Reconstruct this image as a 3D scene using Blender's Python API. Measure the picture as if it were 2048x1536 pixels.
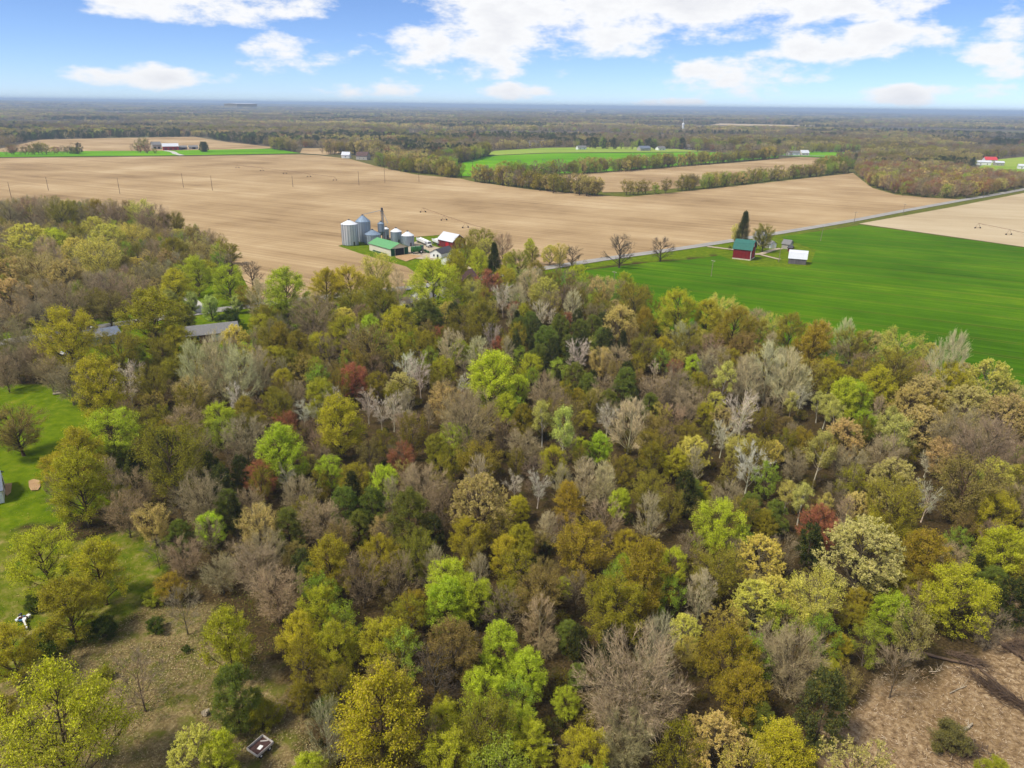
import bpy, math, random
import numpy as np
from mathutils import Matrix, Vector

# ------------------------------------------------------------------ camera, world, sun, exposure
for _o in list(bpy.data.objects):
    bpy.data.objects.remove(_o)
SC = bpy.context.scene
COL = SC.collection
FPX, CX, CY = 1420.0, 1024.0, 768.0          # focal length and centre of the 2048 x 1536 photograph
CAM_H = 72.0
PITCH = math.atan((CY - 211.0) / FPX)
ROLL = math.atan(0.0125)
cam_data = bpy.data.cameras.new('camera')
cam_data.sensor_width = 36.0
cam_data.lens = 36.0 * FPX / 2048.0
cam_data.clip_start = 1.0
cam_data.clip_end = 90000.0
cam = bpy.data.objects.new('camera', cam_data)
COL.objects.link(cam)
CAM_R = Matrix.Rotation(math.pi / 2 - PITCH, 3, 'X') @ Matrix.Rotation(ROLL, 3, 'Z')
cam.matrix_world = Matrix.Translation((0, 0, CAM_H)) @ CAM_R.to_4x4()
SC.camera = cam

SUN_EL, SUN_AZ = math.radians(56), math.radians(-118)   # azimuth from +Y towards +X: high on the left
world = bpy.data.worlds.new('World')
SC.world = world
world.use_nodes = True
SKY_STRENGTH = 0.050
sun_data = bpy.data.lights.new('sun', 'SUN')
sun_data.energy = 1.5
sun_data.angle = math.radians(11)
sun_data.color = (1.0, 0.94, 0.82)
sun = bpy.data.objects.new('sun', sun_data)
COL.objects.link(sun)
_sd = Vector((math.sin(SUN_AZ) * math.cos(SUN_EL), math.cos(SUN_AZ) * math.cos(SUN_EL), math.sin(SUN_EL)))
sun.rotation_euler = _sd.to_track_quat('Z', 'Y').to_euler()
sun.location = _sd * 300
SC.view_settings.view_transform = 'Standard'
SC.view_settings.look = 'None'
SC.view_settings.gamma = 1.0
SC.view_settings.use_curve_mapping = False
SC.view_settings.exposure = 1.5
SC.cycles.max_bounces = 5
SC.cycles.diffuse_bounces = 2
SC.cycles.glossy_bounces = 2
SC.cycles.transmission_bounces = 4
SC.cycles.volume_bounces = 0
SC.cycles.caustics_reflective = False
SC.cycles.caustics_refractive = False
SC.cycles.use_denoising = True
SC.cycles.use_adaptive_sampling = True
SC.cycles.adaptive_threshold = 0.015


def build_sky():
    nt = world.node_tree
    N, L = nt.nodes, nt.links
    N.clear()
    out = N.new('ShaderNodeOutputWorld')
    bg = N.new('ShaderNodeBackground')
    bg.inputs['Strength'].default_value = 1.0
    L.new(bg.outputs[0], out.inputs[0])

    def val(x):
        return x

    def mth(op, a, b=None, c=None, clamp=False):
        n = N.new('ShaderNodeMath')
        n.operation = op
        n.use_clamp = clamp
        for i, v in enumerate((a, b, c)):
            if v is None:
                continue
            if isinstance(v, (int, float)):
                n.inputs[i].default_value = v
            else:
                L.new(v, n.inputs[i])
        return n.outputs[0]

    sky = N.new('ShaderNodeTexSky')
    sky.sky_type = 'NISHITA'
    sky.sun_disc = False
    sky.sun_elevation = SUN_EL
    sky.sun_rotation = SUN_AZ
    sky.altitude = 200
    sky.air_density = 0.6
    sky.dust_density = 0.0
    sky.ozone_density = 5.0
    scl = N.new('ShaderNodeVectorMath')
    scl.operation = 'SCALE'
    scl.inputs['Scale'].default_value = SKY_STRENGTH
    L.new(sky.outputs[0], scl.inputs[0])
    tc = N.new('ShaderNodeTexCoord')
    sep = N.new('ShaderNodeSeparateXYZ')
    L.new(tc.outputs['Generated'], sep.inputs[0])
    az = mth('ARCTAN2', sep.outputs[0], sep.outputs[1])
    el = mth('ARCSINE', sep.outputs[2])
    # break the outlines up: billows in angle space, flatter near the horizon
    cmb = N.new('ShaderNodeCombineXYZ')
    L.new(az, cmb.inputs[0])
    L.new(mth('MULTIPLY', el, 2.4), cmb.inputs[1])

    def noise(scale, detail, rough):
        n = N.new('ShaderNodeTexNoise')
        n.noise_dimensions = '2D'
        n.inputs['Scale'].default_value = scale
        n.inputs['Detail'].default_value = detail
        n.inputs['Roughness'].default_value = rough
        L.new(cmb.outputs[0], n.inputs['Vector'])
        return n.outputs['Fac']

    def vec(op, a, b):
        n = N.new('ShaderNodeVectorMath')
        n.operation = op
        for i, v in enumerate((a, b)):
            if isinstance(v, tuple):
                n.inputs[i].default_value = v
            else:
                L.new(v, n.inputs[i])
        return n.outputs['Value'] if op == 'DOT_PRODUCT' else n.outputs[0]

    n_big = noise(11.0, 5, 0.62)
    n_gen = noise(2.3, 4, 0.6)
    cover = None
    for (x, y, rx, ry, wgt) in CLOUDS:
        d = CAM_R @ Vector(((x - CX) / FPX, -(y - CY) / FPX, -1.0))
        d.normalize()
        a0, e0 = math.atan2(d.x, d.y), math.asin(d.z)
        kx, ky = FPX / rx / 0.86, FPX / ry / 0.86 / 2.4
        q = vec('MULTIPLY_ADD', cmb.outputs[0], (kx, ky, 0.0))
        q.node.inputs[2].default_value = (-a0 * kx, -e0 * 2.4 * ky, 0.0)
        e = mth('SUBTRACT', wgt, vec('DOT_PRODUCT', q, q))
        cover = e if cover is None else mth('MAXIMUM', cover, e)
    # elsewhere in the sky the same broken cumulus goes on
    def ramp(v, a, b):
        n = N.new('ShaderNodeMapRange')
        n.interpolation_type = 'SMOOTHSTEP'
        n.inputs['From Min'].default_value = a
        n.inputs['From Max'].default_value = b
        L.new(v, n.inputs['Value'])
        return n.outputs[0]

    outside = mth('MAXIMUM', ramp(mth('ABSOLUTE', az), 0.62, 0.85), ramp(el, 0.19, 0.32))
    gen = mth('SUBTRACT', mth('MULTIPLY', mth('SUBTRACT', n_gen, 0.47), 7.0), mth('MULTIPLY', mth('SUBTRACT', 1.0, outside), 5.0))
    cover = mth('MAXIMUM', cover, gen)
    cover = mth('MAXIMUM', cover, -2.0)
    dens = mth('ADD', cover, mth('MULTIPLY', mth('SUBTRACT', n_big, 0.5), 4.2))
    mr = N.new('ShaderNodeMapRange')
    mr.interpolation_type = 'SMOOTHSTEP'
    mr.inputs['From Min'].default_value = -0.15
    mr.inputs['From Max'].default_value = 0.95
    L.new(dens, mr.inputs['Value'])
    mask = mth('MULTIPLY', mr.outputs[0], mth('GREATER_THAN', el, -0.02))
    # whiter crowns, faintly lavender thick bases
    shade = N.new('ShaderNodeMapRange')
    shade.inputs['From Min'].default_value = 0.9
    shade.inputs['From Max'].default_value = 2.4
    L.new(dens, shade.inputs['Value'])
    ccol = N.new('ShaderNodeMixRGB')
    ccol.inputs[1].default_value = (0.352, 0.354, 0.36, 1)
    ccol.inputs[2].default_value = (0.29, 0.294, 0.312, 1)
    L.new(shade.outputs[0], ccol.inputs[0])
    # blue of the clear sky: keep the physical sky, pulled a little towards the photograph's cyan-blue
    tint = N.new('ShaderNodeMixRGB')
    tint.blend_type = 'MULTIPLY'
    tint.inputs[0].default_value = 1.0
    tint.inputs[2].default_value = SKY_TINT
    L.new(scl.outputs[0], tint.inputs[1])
    mix = N.new('ShaderNodeMixRGB')
    L.new(mask, mix.inputs[0])
    L.new(tint.outputs[0], mix.inputs[1])
    L.new(ccol.outputs[0], mix.inputs[2])
    L.new(mix.outputs[0], bg.inputs['Color'])


SKY_TINT = (0.92, 0.95, 1.08, 1)
# cloud centres as seen from here (x, y, half width, half height, weight), turned into sky directions
CLOUDS = [
    (400, -5, 215, 44, 1.05), (300, 152, 140, 24, 0.9), (590, 108, 115, 36, 0.9),
    (735, 178, 115, 24, 0.85), (820, 72, 70, 40, 0.8), (985, 82, 215, 64, 1.2), (1140, 15, 280, 78, 1.35),
    (1370, 2, 310, 68, 1.35), (1660, -2, 220, 44, 1.15), (1030, 142, 65, 22, 0.7), (1040, 180, 90, 20, 0.85),
    (1480, 158, 150, 36, 1.0), (1340, 205, 85, 12, 0.8), (1730, 85, 185, 36, 1.1),
    (1790, 190, 95, 22, 0.85), (1940, 182, 100, 16, 0.85), (2000, 118, 65, 42, 0.8), (2030, 45, 65, 38, 0.9),
]
build_sky()

# ------------------------------------------------------------------ helpers
def ray(px, py):
    d = CAM_R @ Vector(((px - CX) / FPX, -(py - CY) / FPX, -1.0))
    return d.normalized()


def gp(px, py, z=0.0):
    """point at height z seen at a pixel of the photograph"""
    d = ray(px, py)
    t = (z - CAM_H) / d.z
    return Vector((d.x * t, d.y * t, z))


def srgb(r, g, b, k=1.0):
    f = lambda c: (c / 255 / 12.92) if c / 255 <= 0.04045 else ((c / 255 + 0.055) / 1.055) ** 2.4
    return (f(r) * k, f(g) * k, f(b) * k, 1.0)


def hsh(ix, iy, seed):
    h = (ix.astype(np.int64) * 374761393 + iy.astype(np.int64) * 668265263 + seed * 974711) & 0xffffffff
    h = ((h ^ (h >> 13)) * 1274126177) & 0xffffffff
    return ((h ^ (h >> 16)) & 0xffff) / 65535.0


def vnoise(x, y, seed=0):
    x0, y0 = np.floor(x), np.floor(y)
    fx, fy = x - x0, y - y0
    fx, fy = fx * fx * (3 - 2 * fx), fy * fy * (3 - 2 * fy)
    a, b = hsh(x0, y0, seed), hsh(x0 + 1, y0, seed)
    c, d = hsh(x0, y0 + 1, seed), hsh(x0 + 1, y0 + 1, seed)
    return (a * (1 - fx) + b * fx) * (1 - fy) + (c * (1 - fx) + d * fx) * fy


def fbm(x, y, seed=0, octv=4):
    s, a, t = 0, 1.0, 0
    for i in range(octv):
        s = s + a * vnoise(x * 2 ** i, y * 2 ** i, seed + i * 17)
        t += a
        a *= 0.5
    return s / t


def in_poly(x, y, poly):
    x, y = np.asarray(x), np.asarray(y)
    r = np.zeros(x.shape, bool)
    n = len(poly)
    for i in range(n):
        x1, y1 = poly[i][0], poly[i][1]
        x2, y2 = poly[(i + 1) % n][0], poly[(i + 1) % n][1]
        if y1 == y2:
            continue
        c = (y1 > y) != (y2 > y)
        r ^= c & (x < (x2 - x1) * (y - y1) / (y2 - y1) + x1)
    return r


def seg_dist(x, y, pts):
    best = np.full(np.shape(x), 1e9)
    for (a, b) in zip(pts[:-1], pts[1:]):
        dx, dy = b[0] - a[0], b[1] - a[1]
        l2 = dx * dx + dy * dy + 1e-9
        t = np.clip(((x - a[0]) * dx + (y - a[1]) * dy) / l2, 0, 1)
        best = np.minimum(best, np.hypot(x - a[0] - t * dx, y - a[1] - t * dy))
    return best


def np_mesh(name, chunks, mats=(), smooth=False, attrs=None):
    """chunks: list of (verts (n,3), faces (m,k), material index)"""
    me = bpy.data.meshes.new(name)
    nv = sum(len(c[0]) for c in chunks)
    nf = sum(len(c[1]) for c in chunks)
    nl = sum(c[1].size for c in chunks)
    me.vertices.add(nv)
    me.loops.add(nl)
    me.polygons.add(nf)
    V = np.concatenate([c[0] for c in chunks]).astype(np.float32)
    me.vertices.foreach_set('co', V.ravel())
    li, ls, mi = [], [], []
    vo = lo = 0
    for c in chunks:
        F = c[1]
        li.append((F + vo).ravel())
        ls.append(lo + np.arange(len(F)) * F.shape[1])
        mi.append(np.full(len(F), c[2] if len(c) > 2 else 0))
        vo += len(c[0])
        lo += F.size
    me.loops.foreach_set('vertex_index', np.concatenate(li).astype(np.int32))
    me.polygons.foreach_set('loop_start', np.concatenate(ls).astype(np.int32))
    for m in mats:
        me.materials.append(m)
    me.polygons.foreach_set('material_index', np.concatenate(mi).astype(np.int32))
    me.update(calc_edges=True)
    if smooth:
        me.polygons.foreach_set('use_smooth', np.ones(nf, bool))
    for k, (typ, arr) in (attrs or {}).items():
        a = me.attributes.new(k, typ, 'POINT')
        key = {'FLOAT': 'value', 'INT': 'value', 'FLOAT_VECTOR': 'vector', 'FLOAT_COLOR': 'color'}[typ]
        a.data.foreach_set(key, np.asarray(arr).ravel())
    return me


class MB:
    """collects simple shapes, then builds them as one mesh object"""

    def __init__(self):
        self.v, self.f = [], []

    def add(self, vs, fs):
        o = len(self.v)
        self.v += [tuple(p) for p in vs]
        self.f += [tuple(i + o for i in f) for f in fs]
        return self

    def box(self, c, s, rz=0.0):
        x, y, z = s[0] / 2, s[1] / 2, s[2] / 2
        vs = []
        ca, sa = math.cos(rz), math.sin(rz)
        for dz in (-z, z):
            for dx, dy in ((-x, -y), (x, -y), (x, y), (-x, y)):
                vs.append((c[0] + dx * ca - dy * sa, c[1] + dx * sa + dy * ca, c[2] + dz))
        return self.add(vs, [(3, 2, 1, 0), (4, 5, 6, 7), (0, 1, 5, 4), (1, 2, 6, 5), (2, 3, 7, 6), (3, 0, 4, 7)])

    def bar(self, a, b, r, r2=None, n=6):
        a, b = Vector(a), Vector(b)
        r2 = r if r2 is None else r2
        d = (b - a).normalized()
        u = d.orthogonal().normalized()
        w = d.cross(u)
        vs = []
        for p, q in ((a, r), (b, r2)):
            for i in range(n):
                t = 2 * math.pi * i / n
                vs.append(p + u * (q * math.cos(t)) + w * (q * math.sin(t)))
        fs = [(i, (i + 1) % n, n + (i + 1) % n, n + i) for i in range(n)]
        fs += [tuple(range(n - 1, -1, -1)), tuple(range(n, 2 * n))]
        return self.add(vs, fs)

    def lathe(self, prof, n=24, c=(0, 0, 0), cap=True):
        vs, fs = [], []
        for (r, z) in prof:
            for i in range(n):
                t = 2 * math.pi * i / n
                vs.append((c[0] + r * math.cos(t), c[1] + r * math.sin(t), c[2] + z))
        for k in range(len(prof) - 1):
            for i in range(n):
                j = (i + 1) % n
                fs.append((k * n + i, k * n + j, (k + 1) * n + j, (k + 1) * n + i))
        if cap:
            fs.append(tuple(range(n - 1, -1, -1)))
            fs.append(tuple((len(prof) - 1) * n + i for i in range(n)))
        return self.add(vs, fs)

    def prism(self, prof, y0, y1):
        """profile in x,z extruded along y"""
        n = len(prof)
        vs = [(x, y0, z) for x, z in prof] + [(x, y1, z) for x, z in prof]
        fs = [(i, (i + 1) % n, n + (i + 1) % n, n + i) for i in range(n)]
        fs += [tuple(range(n - 1, -1, -1)), tuple(range(n, 2 * n))]
        return self.add(vs, fs)

    def quad(self, *p):
        return self.add(p, [tuple(range(len(p)))])

    def build(self, name, mat, parent=None, smooth=False):
        me = bpy.data.meshes.new(name)
        me.from_pydata(self.v, [], self.f)
        me.validate()
        if mat:
            me.materials.append(mat)
        if smooth:
            for p in me.polygons:
                p.use_smooth = True
        o = bpy.data.objects.new(name, me)
        COL.objects.link(o)
        o.parent = parent
        return o


def tag(o, label=None, cat=None, group=None, kind=None):
    if label:
        o['label'] = label
    if cat:
        o['category'] = cat
    if group:
        o['group'] = group
    if kind:
        o['kind'] = kind
    return o


def thing(name, label, cat, loc=(0, 0, 0), rz=0.0, group=None):
    o = bpy.data.objects.new(name, None)
    COL.objects.link(o)
    o.location = loc
    o.rotation_euler = (0, 0, rz)
    o.empty_display_size = 0.3
    return tag(o, label, cat, group)


# ------------------------------------------------------------------ materials
class NT:
    def __init__(self, name):
        self.m = bpy.data.materials.new(name)
        self.m.use_nodes = True
        self.t = self.m.node_tree
        self.t.nodes.clear()
        self.out = self.n('ShaderNodeOutputMaterial')

    def n(self, typ, **kw):
        nd = self.t.nodes.new(typ)
        for k, v in kw.items():
            setattr(nd, k, v)
        return nd

    def l(self, a, b):
        self.t.links.new(a, b)

    def set(self, sock, v):
        if hasattr(v, 'is_linked') or hasattr(v, 'links'):
            self.l(v, sock)
        else:
            sock.default_value = v

    def math(self, op, a, b=0.0, c=None, clamp=False):
        nd = self.n('ShaderNodeMath', operation=op, use_clamp=clamp)
        self.set(nd.inputs[0], a)
        self.set(nd.inputs[1], b)
        if c is not None:
            self.set(nd.inputs[2], c)
        return nd.outputs[0]

    def mix(self, f, a, b, mode='MIX'):
        nd = self.n('ShaderNodeMixRGB', blend_type=mode)
        self.set(nd.inputs[0], f)
        self.set(nd.inputs[1], a)
        self.set(nd.inputs[2], b)
        return nd.outputs[0]

    def pos(self):
        return self.n('ShaderNodeNewGeometry').outputs['Position']

    def mapv(self, v, scale=(1, 1, 1), rot=(0, 0, 0)):
        nd = self.n('ShaderNodeMapping')
        self.l(v, nd.inputs['Vector'])
        nd.inputs['Scale'].default_value = scale
        nd.inputs['Rotation'].default_value = rot
        return nd.outputs[0]

    def noise(self, v, scale, detail=4, rough=0.55, dist=0.0):
        nd = self.n('ShaderNodeTexNoise')
        if v is not None:
            self.l(v, nd.inputs['Vector'])
        nd.inputs['Scale'].default_value = scale
        nd.inputs['Detail'].default_value = detail
        nd.inputs['Roughness'].default_value = rough
        nd.inputs['Distortion'].default_value = dist
        return nd.outputs['Fac']

    def ramp(self, f, stops):
        nd = self.n('ShaderNodeValToRGB')
        self.l(f, nd.inputs[0])
        e = nd.color_ramp.elements
        while len(e) < len(stops):
            e.new(0.5)
        for i, (p, c) in enumerate(stops):
            e[i].position = p
            e[i].color = c
        return nd.outputs[0]

    def step(self, f, a, b):
        nd = self.n('ShaderNodeMapRange', interpolation_type='SMOOTHSTEP')
        self.l(f, nd.inputs['Value'])
        nd.inputs['From Min'].default_value = a
        nd.inputs['From Max'].default_value = b
        return nd.outputs[0]

    def attr(self, name, typ='GEOMETRY'):
        return self.n('ShaderNodeAttribute', attribute_name=name, attribute_type=typ)

    def surf(self, color, rough=0.85, metal=0.0, spec=0.3, bump=None, bump_d=0.05):
        b = self.n('ShaderNodeBsdfPrincipled')
        self.set(b.inputs['Base Color'], color)
        self.set(b.inputs['Roughness'], rough)
        self.set(b.inputs['Metallic'], metal)
        b.inputs['Specular IOR Level'].default_value = spec
        if bump is not None:
            bn = self.n('ShaderNodeBump')
            bn.inputs['Distance'].default_value = bump_d
            self.l(bump, bn.inputs['Height'])
            self.l(bn.outputs[0], b.inputs['Normal'])
        self.l(b.outputs[0], self.out.inputs[0])
        return self.m


def m_plain(name, c, var=0.18, scale=1.2, rough=0.7, metal=0.0, spec=0.3, streak=None):
    """paint, board or sheet with a little grime"""
    t = NT(name)
    p = t.n('ShaderNodeTexCoord').outputs['Object']
    v = t.mapv(p, streak) if streak else p
    f = t.noise(v, scale, 5, 0.6)
    d = tuple(x * (1 - var * 1.6) for x in c[:3]) + (1,)
    l_ = tuple(min(1, x * (1 + var)) for x in c[:3]) + (1,)
    return t.surf(t.ramp(f, [(0.3, d), (0.7, l_)]), rough, metal, spec)

# ------------------------------------------------------------------ ground, fields, roads
def W(pts, z=0.0):
    return [gp(x, y, z) for x, y in pts]


ROAD_PX = [(2300, 330), (2040, 380), (1915, 402), (1800, 423), (1700, 442), (1545, 468), (1440, 485), (1340, 500), (1230, 515),
           (1170, 524), (1000, 550), (830, 574), (735, 585), (620, 598), (450, 618), (330, 635), (215, 652), (60, 676), (-200, 720)]
ROAD = [(p.x, p.y) for p in W(ROAD_PX)]
LAWN1 = W([(-160, 790), (0, 772), (60, 768), (150, 772), (200, 840), (190, 880), (262, 945), (250, 985), (120, 1040), (0, 1065), (-160, 1080)])
LAWN2 = W([(-160, 1065), (0, 1065), (140, 1085), (290, 1066), (312, 1085), (330, 1180), (260, 1230), (180, 1280), (60, 1340), (-160, 1400)])
YARDS = [W([(150, 690), (330, 700), (480, 672), (640, 628), (650, 590), (500, 578), (440, 566), (340, 600), (330, 628), (250, 645), (160, 660)]),
         W([(676, 492), (700, 486), (780, 478), (880, 468), (960, 478), (1010, 500), (1040, 545), (860, 572), (830, 545), (812, 532), (770, 521), (720, 506)]),
         W([(1345, 504), (1465, 486), (1600, 478), (1632, 500), (1618, 532), (1500, 530), (1440, 508), (1380, 516), (1300, 522)]),
         W([(800, 640), (980, 600), (960, 570), (640, 605), (640, 620)]),
         LAWN1, LAWN2]
CLEAR = W([(-160, 1350), (60, 1330), (200, 1265), (330, 1190), (430, 1210), (520, 1290), (600, 1420), (650, 1536), (650, 1900), (-160, 1900)])
DIRT = W([(1670, 1430), (1760, 1345), (1960, 1325), (2010, 1235), (2060, 1150), (2300, 1080), (2300, 1900), (1690, 1900)])


def terrain_z(x, y):
    d = np.hypot(x, y)
    f = np.clip((d - 4000) / 7000, 0, 1)
    f = f * f * (3 - 2 * f)
    az = np.arctan2(x, y)
    lift = np.clip((-az - 0.05) / 0.6, 0, 1) * 45
    return f * (fbm(x / 2600.0, y / 2600.0, 5, 4) * 60 - 32 + lift * np.clip((d - 7000) / 6000, 0, 1))


def build_ground():
    def axis(lo, hi, step, far_lo, far_hi):
        a = list(np.arange(lo, hi + step, step))
        s, v = step, hi
        while v < far_hi:
            s *= 1.16
            s = min(s, 900)
            v += s
            a.append(v)
        s, v = step, lo
        while v > far_lo:
            s *= 1.16
            s = min(s, 900)
            v -= s
            a.insert(0, v)
        return np.array(a)

    X = axis(-190, 220, 2.0, -33000, 33000)
    Y = axis(48, 330, 2.0, -3000, 40000)
    gx, gy = np.meshgrid(X, Y)
    z = terrain_z(gx, gy)
    near = (np.hypot(gx, gy) < 420)
    z = np.where(near, -0.28 * fbm(gx / 7.0, gy / 7.0, 3, 3), z - 0.15)
    V = np.stack([gx, gy, z], -1).reshape(-1, 3)
    nx, ny = len(X), len(Y)
    i = np.arange(ny - 1)[:, None] * nx + np.arange(nx - 1)[None, :]
    Fq = np.stack([i, i + 1, i + 1 + nx, i + nx], -1).reshape(-1, 4)
    fx, fy = V[:, 0], V[:, 1]
    wob = (fbm(fx / 9.0, fy / 9.0, 11, 3) - 0.5) * 9
    wob2 = (fbm(fx / 9.0, fy / 9.0, 31, 3) - 0.5) * 9
    gr = np.zeros(len(V))
    for P in YARDS[:4]:
        c_ = sum((Vector((p[0], p[1])) for p in P), Vector((0, 0))) / len(P)
        gr = np.maximum(gr, in_poly(fx, fy, [c_ + (Vector((p[0], p[1])) - c_) * 1.3 for p in P]))
    for P in YARDS:
        gr = np.maximum(gr, in_poly(fx + wob * 0.6, fy + wob2 * 0.6, P))
    gr = np.maximum(gr, np.clip((14 - seg_dist(fx, fy, ROAD)) / 3, 0, 1))
    cl = in_poly(fx + wob, fy + wob2, CLEAR).astype(float)
    di = in_poly(fx + wob, fy + wob2, DIRT).astype(float)
    la2 = in_poly(fx + wob, fy + wob2, LAWN2).astype(float)
    mask = np.stack([gr, cl, di, la2], -1)
    t = NT('ground')
    p = t.pos()
    a = t.attr('mask')
    sp = t.n('ShaderNodeSeparateColor')
    t.l(a.outputs['Color'], sp.inputs[0])
    n1 = t.noise(p, 0.35, 6, 0.65)
    n2 = t.noise(p, 3.2, 4, 0.7)
    n3 = t.noise(p, 0.06, 3, 0.5)
    n4 = t.noise(p, 9.0, 2, 0.6)
    litter = t.ramp(n2, [(0.25, srgb(40, 33, 19)), (0.5, srgb(70, 58, 36)), (0.78, srgb(112, 94, 64))])
    litter = t.mix(t.step(n1, 0.52, 0.72), litter, srgb(62, 60, 22))
    grass = t.ramp(n1, [(0.3, srgb(78, 100, 8)), (0.55, srgb(108, 126, 14)), (0.8, srgb(146, 142, 48))])
    grass = t.mix(t.math('MULTIPLY', n4, 0.35), grass, srgb(50, 80, 8))
    rough = t.ramp(n1, [(0.28, srgb(66, 92, 12)), (0.5, srgb(104, 112, 28)), (0.64, srgb(138, 128, 70)), (0.8, srgb(170, 150, 100))])
    grass = t.mix(a.outputs['Alpha'], grass, rough)
    dry = t.ramp(n2, [(0.25, srgb(84, 68, 42)), (0.5, srgb(132, 114, 76)), (0.75, srgb(178, 160, 116))])
    dry = t.mix(t.math('MULTIPLY', t.step(n1, 0.44, 0.62), 0.85), dry, srgb(96, 100, 32))
    soil = t.ramp(t.noise(p, 1.3, 7, 0.75), [(0.3, srgb(74, 58, 38)), (0.45, srgb(132, 108, 78)), (0.58, srgb(168, 143, 108)), (0.72, srgb(206, 186, 152))])
    soil = t.mix(t.math('MULTIPLY', t.step(n3, 0.5, 0.75), 0.55), soil, srgb(120, 96, 60))
    c = t.mix(sp.outputs[1], litter, dry)
    c = t.mix(sp.outputs[2], c, soil)
    c = t.mix(sp.outputs[0], c, grass)
    ln0 = t.n('ShaderNodeVectorMath', operation='LENGTH')
    t.l(p, ln0.inputs[0])
    c = t.mix(t.step(ln0.outputs['Value'], 420, 560), c, t.ramp(n1, [(0.3, srgb(70, 84, 20)), (0.7, srgb(122, 118, 56))]))
    # beyond the fields: woodland floor and far-off patches
    ln = t.n('ShaderNodeVectorMath', operation='LENGTH')
    t.l(p, ln.inputs[0])
    far = t.step(ln.outputs['Value'], 700, 1500)
    fn = t.noise(p, 0.0016, 8, 0.62)
    fc = t.ramp(fn, [(0.3, srgb(62, 62, 46)), (0.42, srgb(92, 82, 66)), (0.55, srgb(104, 94, 74)), (0.64, srgb(100, 102, 64)), (0.72, srgb(140, 128, 102))])
    c = t.mix(far, c, fc)
    m = t.surf(c, 0.95, 0, 0.0, t.math('ADD', t.math('MULTIPLY', n1, 0.6), n2), 0.12)
    me = np_mesh('ground', [(V, Fq)], [m], True, {'mask': ('FLOAT_COLOR', mask)})
    o = bpy.data.objects.new('ground', me)
    COL.objects.link(o)
    tag(o, kind='structure')


build_ground()


FIELD_POLYS = []


def sheet(name, pts, z, mat):
    FIELD_POLYS.append(pts)
    me = bpy.data.meshes.new(name)
    me.from_pydata([(p[0], p[1], z) for p in pts], [], [tuple(range(len(pts)))])
    me.materials.append(mat)
    if me.polygons[0].normal.z < 0:
        me.flip_normals()
    o = bpy.data.objects.new(name, me)
    COL.objects.link(o)
    return tag(o, kind='structure')


def m_field(name, cols, ang, row=2.4, patch=0.012, rowamt=0.5, spread=0.5, tramline=0.0):
    """rows of a sown or tilled field: streaks along the working direction, broad soil patches, clods"""
    t = NT(name)
    p = t.pos()
    q = t.mapv(p, (1, 1, 1), (0, 0, -ang))
    streak = t.noise(t.mapv(q, (0.006, 1.0 / row, 1)), 1.0, 5, 0.6)
    tram = t.noise(t.mapv(q, (0.0022, 1.0 / (row * 6), 1)), 1.0, 4, 0.6)
    pt = t.noise(p, patch, 6, 0.6)
    clod = t.noise(p, 1.1, 4, 0.7)
    f = t.math('ADD', t.math('MULTIPLY', streak, rowamt), t.math('MULTIPLY', pt, spread))
    f = t.math('ADD', f, t.math('MULTIPLY', tram, 0.35))
    f = t.math('ADD', f, t.math('MULTIPLY', clod, 0.12))
    f = t.math('SUBTRACT', f, (rowamt + spread + 0.47) * 0.5 - 0.5)
    col = t.ramp(f, cols)
    if tramline:
        # wheel tracks at the sprayer's width
        sx = t.n('ShaderNodeSeparateXYZ')
        t.l(q, sx.inputs[0])
        yy = t.math('ADD', sx.outputs[1], t.math('MULTIPLY', t.noise(p, 0.02, 2), 1.5))
        u = t.math('ABSOLUTE', t.math('SUBTRACT', t.math('ABSOLUTE', t.math('SUBTRACT', t.math('FLOORED_MODULO', yy, tramline), tramline / 2)), 0.9))
        line = t.math('SUBTRACT', 1.0, t.step(u, 0.15, 0.45))
        col = t.mix(t.math('MULTIPLY', line, t.math('MULTIPLY', streak, 1.1)), col, srgb(104, 96, 40))
    return t.surf(col, 0.95, 0, 0.0, t.math('ADD', streak, clod), 0.15)


M_PLOUGH = m_field('tilled_soil', [(0.2, srgb(120, 97, 68)), (0.42, srgb(162, 136, 100)), (0.58, srgb(179, 153, 115)), (0.82, srgb(202, 180, 144))],
                   math.radians(-29), 2.2, 0.010, 0.7, 1.0)
M_WHEAT = m_field('young_wheat', [(0.2, srgb(48, 82, 4)), (0.42, srgb(66, 103, 5)), (0.58, srgb(79, 116, 8)), (0.82, srgb(118, 140, 24))],
                  math.radians(-27), 1.5, 0.016, 0.7, 0.9, 18.0)
M_STUBBLE = m_field('pale_stubble', [(0.25, srgb(156, 134, 102)), (0.48, srgb(184, 165, 133)), (0.62, srgb(196, 179, 148)), (0.8, srgb(212, 197, 170))],
                    math.radians(-16), 3.0, 0.01, 0.3)
M_PASTURE = m_field('bright_pasture', [(0.28, srgb(70, 120, 10)), (0.45, srgb(92, 146, 14)), (0.62, srgb(120, 168, 26)), (0.78, srgb(150, 178, 60))],
                    math.radians(8), 6.0, 0.004)
M_PASTURE2 = m_field('pale_pasture', [(0.28, srgb(110, 138, 40)), (0.45, srgb(136, 158, 60)), (0.62, srgb(158, 172, 84)), (0.78, srgb(180, 182, 110))],
                     math.radians(8), 6.0, 0.004)

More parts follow.
